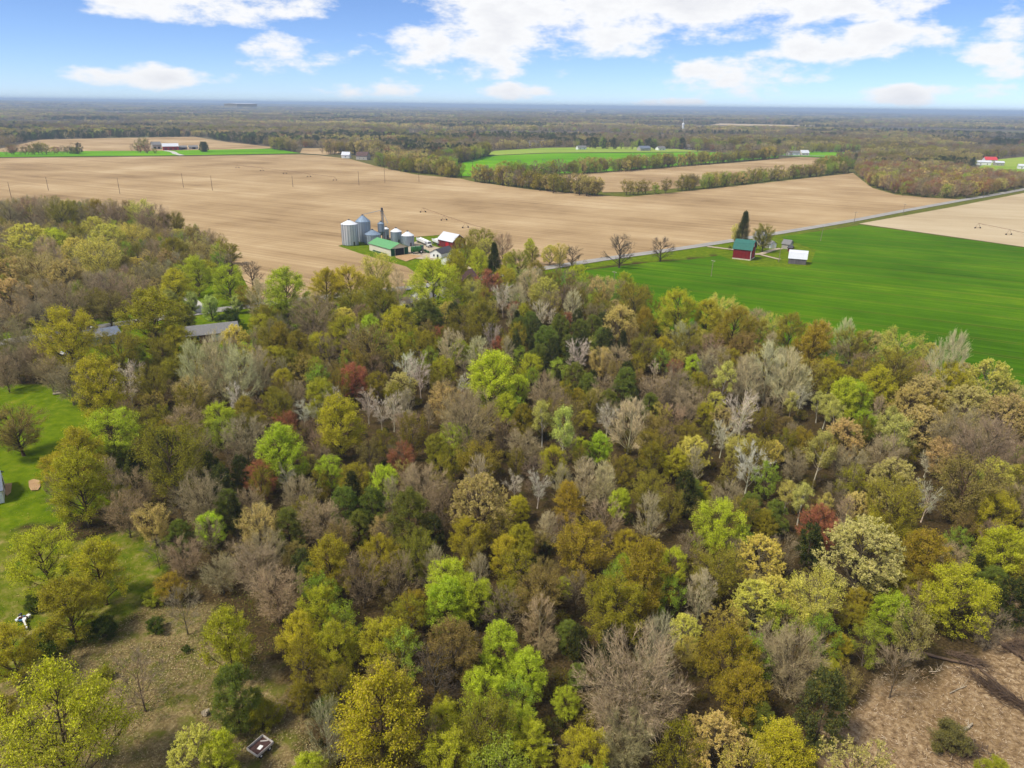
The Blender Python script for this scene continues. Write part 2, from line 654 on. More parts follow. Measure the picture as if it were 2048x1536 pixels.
sheet('ploughed_field', W([(-200, 322), (0, 316), (330, 313), (600, 309), (640, 311), (700, 318), (755, 333), (830, 349), (920, 357), (945, 363), (1060, 379),
                           (1200, 391), (1255, 394), (1330, 387), (1500, 369), (1690, 348), (1706, 346), (1725, 361), (1745, 376), (1790, 389), (1850, 395),
                           (1925, 399), (1800, 421), (1700, 440), (1545, 466), (1440, 483), (1340, 498), (1230, 512.5), (1170, 521), (1000, 546), (960, 500),
                           (880, 470), (780, 478), (700, 485), (676, 492), (720, 507), (770, 522), (812, 533), (835, 548), (860, 565), (735, 582), (620, 595),
                           (545, 606), (505, 592), (482, 548), (445, 502), (360, 464), (300, 441), (200, 427), (0, 416), (-200, 412)]), 0.05, M_PLOUGH)
sheet('wheat_field', W([(1722, 450), (1560, 474), (1632, 500), (1620, 534), (1500, 533), (1440, 511), (1380, 519), (1300, 525), (1170, 541), (1090, 551),
                        (1110, 570), (1180, 585), (1290, 628), (1330, 660), (1450, 672), (1660, 722), (1870, 778), (2048, 838), (2400, 940), (2400, 545), (2048, 495)]), 0.05, M_WHEAT)
sheet('stubble_field', W([(1718, 447.5), (1900, 415), (2048, 386), (2400, 318), (2400, 545), (2048, 494), (1900, 473)]), 0.09, M_STUBBLE)
sheet('far_ploughed_field', W([(-150, 300), (0, 298), (80, 280), (240, 276), (390, 274), (450, 284), (560, 296), (470, 300), (200, 303), (-150, 306)]), 0.3, M_PLOUGH)
sheet('pasture', W([(-150, 309), (0, 304.5), (180, 302.5), (300, 302), (450, 299.5), (545, 297.5), (602, 307), (330, 311.5), (0, 314.5), (-150, 318)]), 0.35, M_PASTURE)
sheet('grain_field', W([(915, 352), (925, 326), (960, 313), (1100, 307), (1290, 305.5), (1420, 305), (1560, 309), (1556, 315), (1330, 333), (1210, 343), (1100, 348), (960, 354)]), 0.3, M_PASTURE)
sheet('pale_meadow', W([(960, 312), (990, 302), (1090, 296), (1280, 293.5), (1330, 297), (1420, 303.5), (1280, 304.5), (1090, 306)]), 0.4, M_PASTURE2)
sheet('middle_ploughed_field', W([(1110, 351), (1330, 336), (1480, 325), (1600, 314), (1660, 317), (1690, 340), (1500, 361), (1330, 379), (1270, 384), (1205, 385), (1195, 372)]), 0.2, M_PLOUGH)
sheet('small_tan_field', W([(600, 306.5), (605, 297), (650, 297), (690, 305), (650, 310)]), 0.3, M_PLOUGH)
sheet('far_meadow', W([(1925, 348), (1955, 336), (1985, 320), (2060, 313), (2200, 309), (2200, 349), (2040, 362), (1985, 356)]), 0.3, M_PASTURE2)
sheet('distant_meadow', W([(1455, 291), (1470, 286), (1500, 290), (1495, 294)]), 0.4, M_PASTURE2)
sheet('distant_pale_field', W([(1420, 251), (1440, 247.5), (1560, 250), (1690, 253), (1580, 253.5)]), 1.5, M_STUBBLE)
sheet('yard_meadow', W([(1540, 311), (1600, 303), (1720, 306), (1690, 316), (1600, 313)]), 0.35, M_PASTURE)


def ribbon(name, pts, w, z, mat):
    """a road or track of even width along a polyline, with its edges resampled"""
    P = [Vector((p[0], p[1])) for p in pts]
    L_, R_ = [], []
    for i, p in enumerate(P):
        d = (P[min(i + 1, len(P) - 1)] - P[max(i - 1, 0)]).normalized()
        n = Vector((-d.y, d.x))
        L_.append(p + n * w / 2)
        R_.append(p - n * w / 2)
    vs = [(a.x, a.y, z) for a in L_] + [(a.x, a.y, z) for a in R_]
    n = len(P)
    me = bpy.data.meshes.new(name)
    me.from_pydata(vs, [], [(n + i, n + i + 1, i + 1, i) for i in range(n - 1)])
    me.materials.append(mat)
    if me.polygons[0].normal.z < 0:
        me.flip_normals()
    o = bpy.data.objects.new(name, me)
    COL.objects.link(o)
    return tag(o, kind='structure')


def smooth_line(pts, n=8):
    P = [Vector((p[0], p[1])) for p in pts]
    P = [P[0] * 2 - P[1]] + P + [P[-1] * 2 - P[-2]]
    out = []
    for i in range(1, len(P) - 2):
        for k in range(n):
            t = k / n
            a, b, c, d = P[i - 1:i + 3]
            out.append(0.5 * (2 * b + (c - a) * t + (2 * a - 5 * b + 4 * c - d) * t * t + (3 * b - a - 3 * c + d) * t ** 3))
    out.append(P[-2])
    return out


def m_ground(name, stops, s1=0.5, s2=4.0):
    t = NT(name)
    p = t.pos()
    f = t.math('ADD', t.math('MULTIPLY', t.noise(p, s1, 5, 0.6), 0.6), t.math('MULTIPLY', t.noise(p, s2, 3, 0.7), 0.4))
    return t.surf(t.ramp(f, stops), 0.9, 0, 0.0, f, 0.03)


M_ASPHALT = m_ground('old_asphalt', [(0.3, srgb(140, 137, 132)), (0.7, srgb(174, 170, 163))], 0.12)
M_GRAVEL = m_ground('gravel', [(0.3, srgb(150, 132, 108)), (0.7, srgb(202, 188, 164))])
M_CONC = m_ground('concrete', [(0.3, srgb(170, 166, 158)), (0.7, srgb(214, 210, 202))])
M_BARE = m_ground('bare_earth', [(0.3, srgb(150, 118, 84)), (0.7, srgb(198, 166, 126))])
M_YLINE = m_plain('road_paint', srgb(150, 120, 40), 0.2)
RL = smooth_line(ROAD)
ribbon('road', RL, 6.6, 0.10, M_ASPHALT)
ribbon('road_centre_line', RL, 0.16, 0.106, M_YLINE)
ribbon('barn_driveway', smooth_line(W([(1415, 493), (1440, 496), (1470, 500), (1500, 507), (1520, 508), (1545, 500), (1562, 497)])), 3.2, 0.104, M_GRAVEL)
ribbon('barn_track', smooth_line(W([(1512, 507), (1535, 513), (1560, 519)])), 2.4, 0.109, M_GRAVEL)
sheet('farm_lot', W([(805, 497), (832, 483), (862, 491), (885, 497), (915, 500), (925, 506), (893, 512), (868, 521), (838, 518), (815, 515)]), 0.10, M_GRAVEL)
sheet('shed_apron', W([(790, 512), (815, 508), (845, 512), (830, 517), (812, 523), (792, 516)]), 0.108, M_BARE)
ribbon('farm_driveway', smooth_line(W([(828, 486), (842, 496), (862, 505), (890, 515), (925, 530), (950, 545)])), 3.0, 0.112, M_GRAVEL)
ribbon('house_driveway', smooth_line(W([(372, 590), (388, 606), (402, 614), (408, 624)])), 4.5, 0.104, M_CONC)
ribbon('far_farm_lane', smooth_line(W([(330, 301.5), (345, 304), (352, 308), (364, 311)])), 8, 0.42, M_CONC)
ribbon('distant_road', smooth_line(W([(1510, 312), (1600, 311), (1680, 313), (1740, 312)])), 9, 0.45, M_ASPHALT)
sheet('dirt_patch', W([(57, 962), (68, 958), (80, 961), (81, 972), (76, 980), (62, 981), (58, 974)]), 0.03, M_BARE)
sheet('bare_strip', W([(6, 968), (24, 966), (22, 985), (14, 992), (8, 985)]), 0.03, M_BARE)

# ------------------------------------------------------------------ buildings
def m_sheet(name, c, band=0.0, axis=2, var=0.12, rough=0.45, metal=0.0, spec=0.4, freq=6.0):
    """ribbed or boarded sheet: fine ribs as bump, streaks of dirt"""
    t = NT(name)
    p = t.n('ShaderNodeTexCoord').outputs['Object']
    st = t.noise(t.mapv(p, (2.2, 2.2, 0.18)), 1.0, 5, 0.65)
    d = tuple(x * (1 - var * 2.2) for x in c[:3]) + (1,)
    l_ = tuple(min(1, x * (1 + var)) for x in c[:3]) + (1,)
    w = t.n('ShaderNodeTexWave', wave_type='BANDS', bands_direction='XYZ'[axis])
    t.l(p, w.inputs['Vector'])
    w.inputs['Scale'].default_value = freq / 6.283
    col = t.ramp(st, [(0.3, d), (0.7, l_)])
    if band:
        col = t.mix(t.math('MULTIPLY', w.outputs['Fac'], band), col, tuple(x * 0.6 for x in c[:3]) + (1,))
    return t.surf(col, rough, metal, spec, w.outputs['Fac'], 0.03)


M_GALV = m_sheet('galvanised_steel', srgb(212, 216, 220), 0.25, 2, 0.08, 0.42, 0.35, 0.5, 9.0)
M_GALV2 = m_sheet('weathered_galvanised_steel', srgb(168, 180, 192), 0.3, 2, 0.12, 0.45, 0.35, 0.5, 9.0)
M_RIB = m_sheet('rib_steel', srgb(158, 166, 174), 0, 2, 0.1, 0.5, 0.2)
M_BINROOF = m_sheet('bin_roof_steel', srgb(236, 238, 240), 0, 0, 0.05, 0.5, 0.1)
M_GREYROOF = m_sheet('grey_bin_roof', srgb(140, 158, 176), 0, 0, 0.1, 0.5, 0.25)
M_GREEN = m_sheet('green_roof_sheet', srgb(104, 166, 106), 0.15, 1, 0.07, 0.5)
M_DKGREEN = m_plain('dark_green_trim', srgb(18, 82, 54), 0.12)
M_CREAM = m_sheet('cream_siding', srgb(226, 218, 198), 0.12, 1, 0.06, 0.6)
M_RED = m_sheet('barn_red_boards', srgb(128, 18, 20), 0.25, 0, 0.14, 0.8, freq=12)
M_REDB = m_sheet('old_red_boards', srgb(126, 40, 42), 0.3, 1, 0.25, 0.85, freq=12)
M_REDDOOR = m_plain('bright_red_paint', srgb(176, 26, 34), 0.1)
M_WHITEROOF = m_sheet('white_roof_sheet', srgb(214, 216, 222), 0.1, 1, 0.05, 0.5)
M_TEAL = m_sheet('teal_shingles', srgb(52, 112, 100), 0.2, 2, 0.14, 0.75, freq=8)
M_WHITE = m_plain('white_paint', srgb(232, 232, 230), 0.06)
M_DKROOF = m_plain('charcoal_shingles', srgb(74, 72, 76), 0.2, 2.5)
M_GREYSH = m_plain('grey_shingles', srgb(126, 124, 122), 0.16, 2.5)
M_BROWNSH = m_plain('brown_shingles', srgb(92, 68, 60), 0.2, 2.5)
M_WEATHER = m_sheet('weathered_boards', srgb(112, 104, 104), 0.3, 0, 0.22, 0.9, freq=14)
M_GREYWALL = m_plain('grey_siding', srgb(172, 166, 156), 0.1)
M_BRICK = m_plain('red_brown_brick', srgb(132, 84, 66), 0.2, 5.0)
M_STONE = m_plain('pale_foundation', srgb(206, 196, 172), 0.18, 2.0)
M_DARK = m_plain('dark_door_and_inner_shade', srgb(28, 26, 26), 0.2)  # dark doors, and solid panels painted as the shade inside open doorways
M_GLASS = m_plain('window_glass', srgb(60, 70, 84), 0.2, 0.8, 0.08, 0, 0.8)
M_BLUEROOF = m_plain('blue_grey_roof', srgb(112, 120, 134), 0.1)
M_REDROOF = m_plain('red_roof', srgb(206, 70, 72), 0.1)
M_TIRE = m_plain('tyre_rubber', srgb(34, 32, 32), 0.2)
M_WOOD = m_sheet('grey_pole_wood', srgb(150, 136, 116), 0, 2, 0.2, 0.9)
M_DKWOOD = m_sheet('dark_pole_wood', srgb(104, 84, 66), 0, 2, 0.2, 0.9)
M_STEEL = m_plain('dark_steel', srgb(92, 88, 90), 0.15, rough=0.5, metal=0.4)
M_RUST = m_plain('rusty_steel', srgb(112, 74, 52), 0.25)
M_FARMGREEN = m_plain('machine_green', srgb(52, 104, 44), 0.12, rough=0.4)
M_YELLOW = m_plain('machine_yellow', srgb(220, 190, 40), 0.1, rough=0.4)


def building(name, label, cat, A, B, depth, hw, hr, wall, roof, ridge='along', gambrel=False, over=0.35, holes=(), base=None, trim=None, z=0.0, thick=0.14, group=None, length=None):
    """a gabled building standing on the base line A-B of its near wall; holes: (side, u, z, width, height, name, material)"""
    a, b = gp(*A, z), gp(*B, z)
    d = (b - a).to_2d()
    L = length or d.length
    d.normalize()
    n = Vector((-d.y, d.x))
    if n.dot(a.to_2d()) < 0:
        n = -n
    c = (a.to_2d() + b.to_2d()) / 2 + n * depth / 2
    yd, ln, w = (d, L, depth) if ridge == 'along' else (n, depth, L)
    root = thing(name, label, cat, (c.x, c.y, z), math.atan2(-yd.x, yd.y), group)
    h, l = w / 2, ln / 2
    if gambrel:
        kx, kz = h * 0.62, hw + (hr - hw) * 0.66
        prof = [(-h, 0), (h, 0), (h, hw), (kx, kz), (0, hr), (-kx, kz), (-h, hw)]
        slopes = [((h + over * 0.5, hw - 0.25), (kx, kz)), ((kx, kz), (0, hr))]
    else:
        prof = [(-h, 0), (h, 0), (h, hw), (0, hr), (-h, hw)]
        s = (hr - hw) / h
        slopes = [((h + over, hw - s * over), (0, hr))]
    z0 = -0.3
    prof = [(x, zz if zz > 0 else z0) for x, zz in prof]
    MB().prism(prof, -l, l).build('wall', wall, root)
    for sg in (-1, 1):
        for (x1, z1), (x2, z2) in slopes:
            nx, nz = (z1 - z2), (x1 - x2)
            q = math.hypot(nx, nz)
            nx, nz = -nx / q * thick, nz / q * thick
            if nz < 0:
                nx, nz = -nx, -nz
            e = 0.012
            p4 = [(x1 + nx * e, z1 + nz * e + 0.012), (x2, z2 + 0.012), (x2 + nx * (x2 > 0.01), z2 + (thick if x2 < 0.01 else nz)), (x1 + nx, z1 + nz)]
            MB().prism([(sg * x, zz) for x, zz in p4], -l - over, l + over).build('roof_panel', roof, root)
    if trim:
        for sg in (-1, 1):
            MB().box((sg * (h + 0.03), 0, hw - 0.22), (0.06, ln - 0.02, 0.28)).build('fascia', trim, root)
    if base:
        MB().box((0, 0, 0.05), (w + 0.12, ln + 0.12, 0.9)).build('foundation', base, root)
    for (side, u, zz, ww, hh, nm, mt) in holes:
        t = 0.1
        if side[1] == 'x':
            sg = 1 if side[0] == '+' else -1
            f = MB().box((sg * h, u * l, zz + hh / 2), (t, ww, hh)).build(nm, mt, root)
            if nm == 'window':
                MB().box((sg * (h + 0.04), u * l, zz + hh / 2), (t, ww * 0.82, hh * 0.82)).build('pane', M_GLASS, f)
        else:
            sg = 1 if side[0] == '+' else -1
            f = MB().box((u * h, sg * l, zz + hh / 2), (ww, t, hh)).build(nm, mt, root)
            if nm == 'window':
                MB().box((u * h, sg * (l + 0.04), zz + hh / 2), (ww * 0.82, t, hh * 0.82)).build('pane', M_GLASS, f)
    return root


def grain_bin(label, px, dia, hw, wall, roof, roofh=None, legs=0.0, ribs=18, name='grain_bin', door=True):
    p = gp(*px)
    r = dia / 2
    roofh = roofh or dia * 0.24
    root = thing(name, label, 'grain bin', (p.x, p.y, 0), 0, 'steel grain bins')
    m = MB()
    n = 32
    prof = [(r, legs)]
    k = int((hw) / 0.9)
    for i in range(k):
        z = legs + hw * (i + 0.5) / k
        prof += [(r + 0.03, z - 0.02), (r + 0.03, z + 0.02), (r, legs + hw * (i + 1) / k)]
    if legs:
        prof = [(0.3, legs - dia * 0.55)] + prof
    m.lathe(prof, n).build('wall', wall, root, True)
    m = MB()
    for i in range(ribs):
        t = 2 * math.pi * (i + 0.5) / ribs
        m.box((math.cos(t) * (r + 0.05), math.sin(t) * (r + 0.05), legs + hw / 2), (0.16, 0.24, hw), t)
    m.build('wall_stiffeners', M_RIB, root)
    ro = MB().lathe([(r + 0.18, legs + hw - 0.05), (r + 0.18, legs + hw + 0.02), (0.5, legs + hw + roofh), (0.3, legs + hw + roofh + 0.05)], n).build('roof', roof, root)
    m = MB()
    for i in range(16):
        t = 2 * math.pi * i / 16
        m.bar((math.cos(t) * (r + 0.15), math.sin(t) * (r + 0.15), legs + hw + 0.05), (math.cos(t) * 0.5, math.sin(t) * 0.5, legs + hw + roofh + 0.03), 0.05, n=4)
    m.build('roof_ribs', roof, ro)
    MB().lathe([(0.55, legs + hw + roofh), (0.55, legs + hw + roofh + 0.4), (0.15, legs + hw + roofh + 0.6)], 12).build('roof_cap', M_STEEL, ro)
    if door and not legs:
        a = math.atan2(-p.y, -p.x) + 0.5
        MB().box((math.cos(a) * r, math.sin(a) * r, 1.1), (0.3, 0.9, 1.9), a).build('door', M_STEEL, root)
    a = math.atan2(-p.y, -p.x) - 0.9
    ca, sa = math.cos(a), math.sin(a)
    m = MB()
    for s in (-0.22, 0.22):
        m.bar((ca * (r + 0.22) - sa * s, sa * (r + 0.22) + ca * s, 0.1), (ca * (r + 0.22) - sa * s, sa * (r + 0.22) + ca * s, legs + hw + 0.3), 0.035, n=4)
    for i in range(int((legs + hw) / 0.5)):
        m.bar((ca * (r + 0.22) + sa * 0.22, sa * (r + 0.22) - ca * 0.22, 0.4 + i * 0.5), (ca * (r + 0.22) - sa * 0.22, sa * (r + 0.22) + ca * 0.22, 0.4 + i * 0.5), 0.025, n=4)
    m.build('ladder', M_STEEL, root)
    if legs:
        for i in range(6):
            t = 2 * math.pi * i / 6
            MB().bar((math.cos(t) * r, math.sin(t) * r, -0.1), (math.cos(t) * r, math.sin(t) * r, legs + 0.4), 0.12).build('leg', M_STEEL, root)
    return root


grain_bin('tall bright silver grain bin at the end of the bin row', (701, 489), 8.6, 11.2, M_GALV, M_BINROOF, 2.0)
grain_bin('tallest blue-grey grain bin with steep cone roof', (728, 482), 8.0, 11.0, M_GALV2, M_GREYROOF, 3.2)
grain_bin('wide short grey grain bin behind the green-roofed shed', (746, 487), 8.8, 5.2, M_GALV2, M_GREYROOF, 2.3)
grain_bin('narrow hopper bin raised on steel legs', (763.5, 480), 3.5, 4.6, M_GALV2, M_GREYROOF, 1.1, 4.6, 12, 'hopper_bin')
grain_bin('small white-roofed bin standing behind the hopper bin', (773, 477), 3.0, 5.5, M_GALV2, M_BINROOF, 1.0, 0, 12)
grain_bin('grey bin with white cone roof beside the leg tower', (793, 485), 5.9, 6.2, M_GALV2, M_BINROOF, 1.7)
grain_bin('rightmost grey bin with white cone roof by the lot', (816, 491), 6.6, 5.6, M_GALV2, M_BINROOF, 2.0)

# bucket elevator leg
p = gp(767, 480)
t_ = thing('elevator_tower', 'thin lattice grain elevator tower rising above the bins', 'tower', (p.x, p.y, 0), 0.3)
TH = 16.5
for sx in (-0.6, 0.6):
    for sy in (-0.6, 0.6):
        MB().bar((sx, sy, -0.1), (sx, sy, TH), 0.07, n=4).build('leg', M_STEEL, t_)
m = MB()
for i in range(11):
    z0_, z1_ = i * TH / 11, (i + 1) * TH / 11
    for (x1, y1, x2, y2) in ((-.6, -.6, .6, -.6), (.6, -.6, .6, .6), (.6, .6, -.6, .6), (-.6, .6, -.6, -.6)):
        m.bar((x1, y1, z0_), (x2, y2, z1_), 0.04, n=4)
        m.bar((x1, y1, z1_), (x2, y2, z1_), 0.04, n=4)
m.build('bracing', M_STEEL, t_)
MB().box((0, 0, TH / 2), (0.45, 0.7, TH)).build('bucket_casing', M_GALV2, t_)
MB().box((0, 0, TH + 0.7), (1.0, 1.6, 1.4)).build('head_housing', M_STEEL, t_)
MB().box((0, 0, TH - 0.6), (2.0, 2.0, 0.12)).build('platform', M_STEEL, t_)
q = gp(728, 482) - p
rz = -0.3
ql = Vector((q.x * math.cos(rz) - q.y * math.sin(rz), q.x * math.sin(rz) + q.y * math.cos(rz), 14.6))
MB().bar((0, 0, TH + 0.2), ql, 0.13).build('spout', M_GALV2, t_)
MB().bar((0.3, 0, TH - 0.5), (2.8, -1.6, 9.6), 0.13).build('spout', M_GALV2, t_)

building('machine_shed', 'long cream shed with green roof and open dark doorway', 'shed', (739, 500), (782, 512.5), 10.5, 3.7, 6.0, M_CREAM, M_GREEN, over=0.5,
         holes=[('+y', 0.0, 0.0, 5.2, 3.5, 'doorway', M_DARK), ('+y', -0.76, 0.02, 2.3, 3.6, 'sliding_door', M_DKGREEN), ('+y', 0.76, 0.02, 2.3, 3.6, 'sliding_door', M_DKGREEN),
                ('+x', 0.0, 0.0, 14, 0.7, 'skirt_panel', M_DKGREEN), ('-x', 0.0, 0.0, 14, 0.7, 'skirt_panel', M_DKGREEN)])
building('red_barn', 'old red barn with white metal roof beside the farm lot', 'barn', (876, 491.5), (905.5, 498), 9.0, 3.9, 7.2, M_REDB, M_WHITEROOF, over=0.5,
         holes=[('+x', 0.25, 0.1, 2.6, 3.2, 'barn_door', M_REDDOOR), ('-x', 0.25, 0.1, 2.6, 3.2, 'barn_door', M_REDDOOR), ('+y', -0.5, 0.1, 1.6, 2.2, 'door', M_WHITE), ('+y', 0.1, 3.6, 1.2, 1.2, 'loft_hatch', M_DARK)])
building('small_white_house', 'small white house with charcoal roof on the farm lot', 'house', (883, 518.5), (908, 511), 7.0, 2.7, 4.6, M_WHITE, M_DKROOF,
         holes=[('-y', -0.3, 0.9, 1.1, 1.2, 'window', M_WHITE), ('-y', 0.35, 0.1, 1.0, 2.0, 'door', M_DARK), ('+x', 0.3, 0.9, 1.1, 1.2, 'window', M_WHITE), ('-x', 0.3, 0.9, 1.1, 1.2, 'window', M_WHITE), ('-x', -0.4, 0.9, 1.1, 1.2, 'window', M_WHITE)])
building('white_garage', 'white garage half hidden by trees behind the farm lot', 'garage', (902, 531), (920, 526), 6.0, 2.6, 4.2, M_WHITE, M_GREYSH, holes=[('-x', 0, 0.1, 2.6, 2.1, 'garage_door', M_CREAM), ('+x', 0, 0.1, 2.6, 2.1, 'garage_door', M_CREAM)])
building('brown_roofed_house', 'two-storey house with brown roof among the roadside trees', 'house', (912, 592), (958, 582), 9.0, 5.0, 8.6, M_GREYWALL, M_BROWNSH,
         holes=[(s, u, zz, 1.1, 1.4, 'window', M_WHITE) for s in ('+x', '-x') for u in (-0.6, 0, 0.6) for zz in (0.9, 3.2)] + [(s, u, 3.2, 1.1, 1.4, 'window', M_WHITE) for s in ('+y', '-y') for u in (-0.4, 0.4)])
building('porch_annex', 'pale green annex in front of the brown-roofed house', 'house', (890, 596), (911, 592), 5.0, 2.8, 4.0, M_CREAM, M_GREYSH, holes=[('-x', 0.0, 0.9, 1.0, 1.2, 'window', M_WHITE), ('+x', 0.0, 0.9, 1.0, 1.2, 'window', M_WHITE)])
building('white_house', 'white house with light grey roof beside the big round tree', 'house', (846, 613), (873, 607), 8.0, 2.8, 5.2, M_WHITE, M_GREYSH,
         holes=[(s, u, 0.9, 1.1, 1.2, 'window', M_WHITE) for s in ('+x', '-x') for u in (-0.5, 0.5)])
building('white_annex', 'low white annex left of the white house', 'house', (816, 620), (834, 616), 6.0, 2.5, 4.0, M_WHITE, M_GREYSH, holes=[(s, 0.0, 0.9, 1.1, 1.2, 'window', M_WHITE) for s in ('+x', '-x')])
building('gambrel_barn', 'big red gambrel barn with teal roof beside the wheat', 'barn', (1464.5, 517), (1500.5, 521), 9.5, 5.2, 9.4, M_RED, M_TEAL, gambrel=True, over=0.5, base=M_STONE,
         holes=[('+y', 0.0, 0.55, 3.2, 3.6, 'barn_door', M_REDDOOR), ('+y', 0.0, 6.2, 1.2, 1.2, 'loft_hatch', M_WHITE), ('+y', -0.86, 0.5, 0.2, 4.6, 'corner_board', M_WHITE), ('+y', 0.86, 0.5, 0.2, 4.6, 'corner_board', M_WHITE),
                ('-x', 0.97, 0.5, 0.2, 4.4, 'corner_board', M_WHITE), ('+x', 0.97, 0.5, 0.2, 4.4, 'corner_board', M_WHITE)])
building('weathered_shed', 'weathered grey shed with bright white gambrel roof', 'shed', (1576, 526.5), (1611.5, 529.5), 7.0, 2.7, 6.2, M_WEATHER, M_WHITEROOF, gambrel=True, over=0.35,
         holes=[('+y', 0.1, 0.1, 2.4, 2.3, 'doorway', M_DARK), ('+y', 0.0, 3.8, 1.0, 1.0, 'loft_hatch', M_DARK)])
building('grey_outbuilding', 'small grey-roofed outbuilding behind the weathered shed', 'shed', (1562.5, 496.5), (1578, 498.5), 5.5, 2.6, 4.6, M_GREYWALL, M_GREYSH, holes=[('+y', 0.0, 0.1, 1.4, 2.0, 'door', M_WHITE)])
building('red_hut', 'tiny dark red hut below the grey outbuilding', 'hut', (1575, 502.5), (1583.5, 503.5), 2.6, 2.0, 2.9, M_REDB, M_DKROOF, holes=[('+y', 0.0, 0.1, 0.9, 1.7, 'door', M_DARK)])
building('grey_farmhouse', 'grey farmhouse under the dark spruce', 'house', (1504, 489), (1521, 491.5), 8.0, 4.4, 7.6, M_GREYWALL, M_GREYSH,
         holes=[('+y', u, zz, 1.0, 1.3, 'window', M_WHITE) for u in (-0.4, 0.4) for zz in (0.8, 2.9)] + [(s, u, 2.9, 1.0, 1.3, 'window', M_WHITE) for s in ('+x', '-x') for u in (-0.4, 0.4)])
building('white_shed', 'tiny white shed next to the grey farmhouse', 'shed', (1526, 494.5), (1536, 496), 3.6, 2.2, 3.4, M_GREYWALL, M_GREYSH, holes=[('+y', 0, 0.1, 0.9, 1.8, 'door', M_DARK)])
building('white_gabled_shed', 'white gabled shed between the farmhouse and the grey outbuilding', 'shed', (1540, 496.5), (1552, 496), 4.6, 2.3, 3.8, M_WHITE, M_GREYSH, 'across', holes=[('-y', 0, 0.1, 1.6, 2.0, 'garage_door', M_CREAM)])
building('ranch_house', 'long brick ranch house with grey roof behind the silvery trees', 'house', (367, 690), (478, 677), 9.0, 2.8, 4.6, M_BRICK, M_GREYSH, over=0.6, trim=M_WHITE,
         holes=[(s, u, 0.9, 1.4, 1.3, 'window', M_WHITE) for s in ('+x', '-x') for u in (-0.8, -0.5, 0.7)] + [(s, 0.2, 0.1, 3.0, 2.1, 'patio_door', M_WHITE) for s in ('+x', '-x')])
building('grey_roofed_house', 'grey-roofed house hidden below the yellow-green tree', 'house', (176, 694), (207, 689), 8.0, 2.7, 4.4, M_GREYWALL, M_GREYSH, holes=[(s, u, 0.9, 1.2, 1.2, 'window', M_WHITE) for s in ('+x', '-x') for u in (-0.5, 0.5)])
building('grey_cottage', 'low grey cottage behind the lamp post', 'house', (214, 688), (244, 682), 7.0, 2.6, 4.2, M_GREYWALL, M_BLUEROOF, holes=[(s, u, 0.9, 1.2, 1.2, 'window', M_WHITE) for s in ('+x', '-x') for u in (-0.5, 0.5)])
building('garden_shed', 'small dark garden shed under the trees beyond the lawn', 'shed', (152, 742), (182, 737), 3.6, 2.1, 3.2, M_WEATHER, M_DKROOF, holes=[('+x', 0, 0.1, 0.9, 1.8, 'door', M_DARK), ('-x', 0, 0.1, 0.9, 1.8, 'door', M_DARK)])
building('lawn_house', 'white house with blue-grey roof cut by the picture edge', 'house', (-70, 1022), (9, 1004), 8.0, 2.7, 4.8, M_WHITE, M_BLUEROOF, trim=M_WHITE, holes=[('+y', 0.3, 0.9, 1.0, 1.2, 'window', M_WHITE), ('+y', -0.5, 0.1, 0.9, 2.0, 'door', M_DARK)])
# farms and houses far off
building('far_grey_barn', 'large grey-roofed barn at the left end of the far farm', 'barn', (306, 299), (324, 298.6), 14, 7, 11, M_GREYWALL, M_GREYSH, over=0.6, thick=0.4, holes=[(s, u, 1, 3, 3, 'door', M_DARK) for s in ('+x', '-x') for u in (-.5, .4)])
building('far_red_barn', 'wide red barn with white roof at the far farm', 'barn', (326, 301), (358, 300.6), 14, 6, 10, M_REDDOOR, M_WHITEROOF, over=0.6, thick=0.4, holes=[(s, u, 0.2, 4.5, 4, 'door', M_REDB) for s in ('+x', '-x') for u in (-.6, 0, .6)])
building('far_long_shed', 'low weathered shed beside the far red barn', 'shed', (359, 299.8), (375, 299.5), 10, 3.6, 6, M_WEATHER, M_GREYSH, thick=0.4, holes=[(s, 0, 0.2, 5, 3.4, 'doorway', M_DARK) for s in ('+x', '-x')])
building('far_end_shed', 'grey-roofed shed at the far farm beside a dark tree', 'shed', (379, 299.2), (397, 298.9), 9, 3.6, 6, M_GREYWALL, M_GREYSH, thick=0.4, holes=[(s, 0, 0.2, 5, 3.4, 'doorway', M_DARK) for s in ('+x', '-x')])
building('edge_white_house', 'white-roofed house left of the tan house at the field edge', 'house', (683, 316), (699, 316.3), 9, 4, 8, M_WHITE, M_WHITEROOF, thick=0.3, holes=[(s, 0, 1, 1.6, 1.6, 'window', M_WHITE) for s in ('+x', '-x')])
building('edge_tan_house', 'tan-roofed house at the far edge of the ploughed field', 'house', (712, 319), (734, 319.8), 11, 5, 10, M_GREYWALL, M_BROWNSH, thick=0.3, holes=[(s, u, 1, 1.6, 1.8, 'window', M_WHITE) for s in ('+x', '-x') for u in (-.4, .4)])
building('edge_small_house', 'tiny red-brown house beside the hedgerow end', 'house', (771, 320), (782, 320.3), 7, 3, 6, M_BRICK, M_BROWNSH, thick=0.3, holes=[(s, 0, 1, 1.6, 1.4, 'window', M_WHITE) for s in ('+x', '-x')])
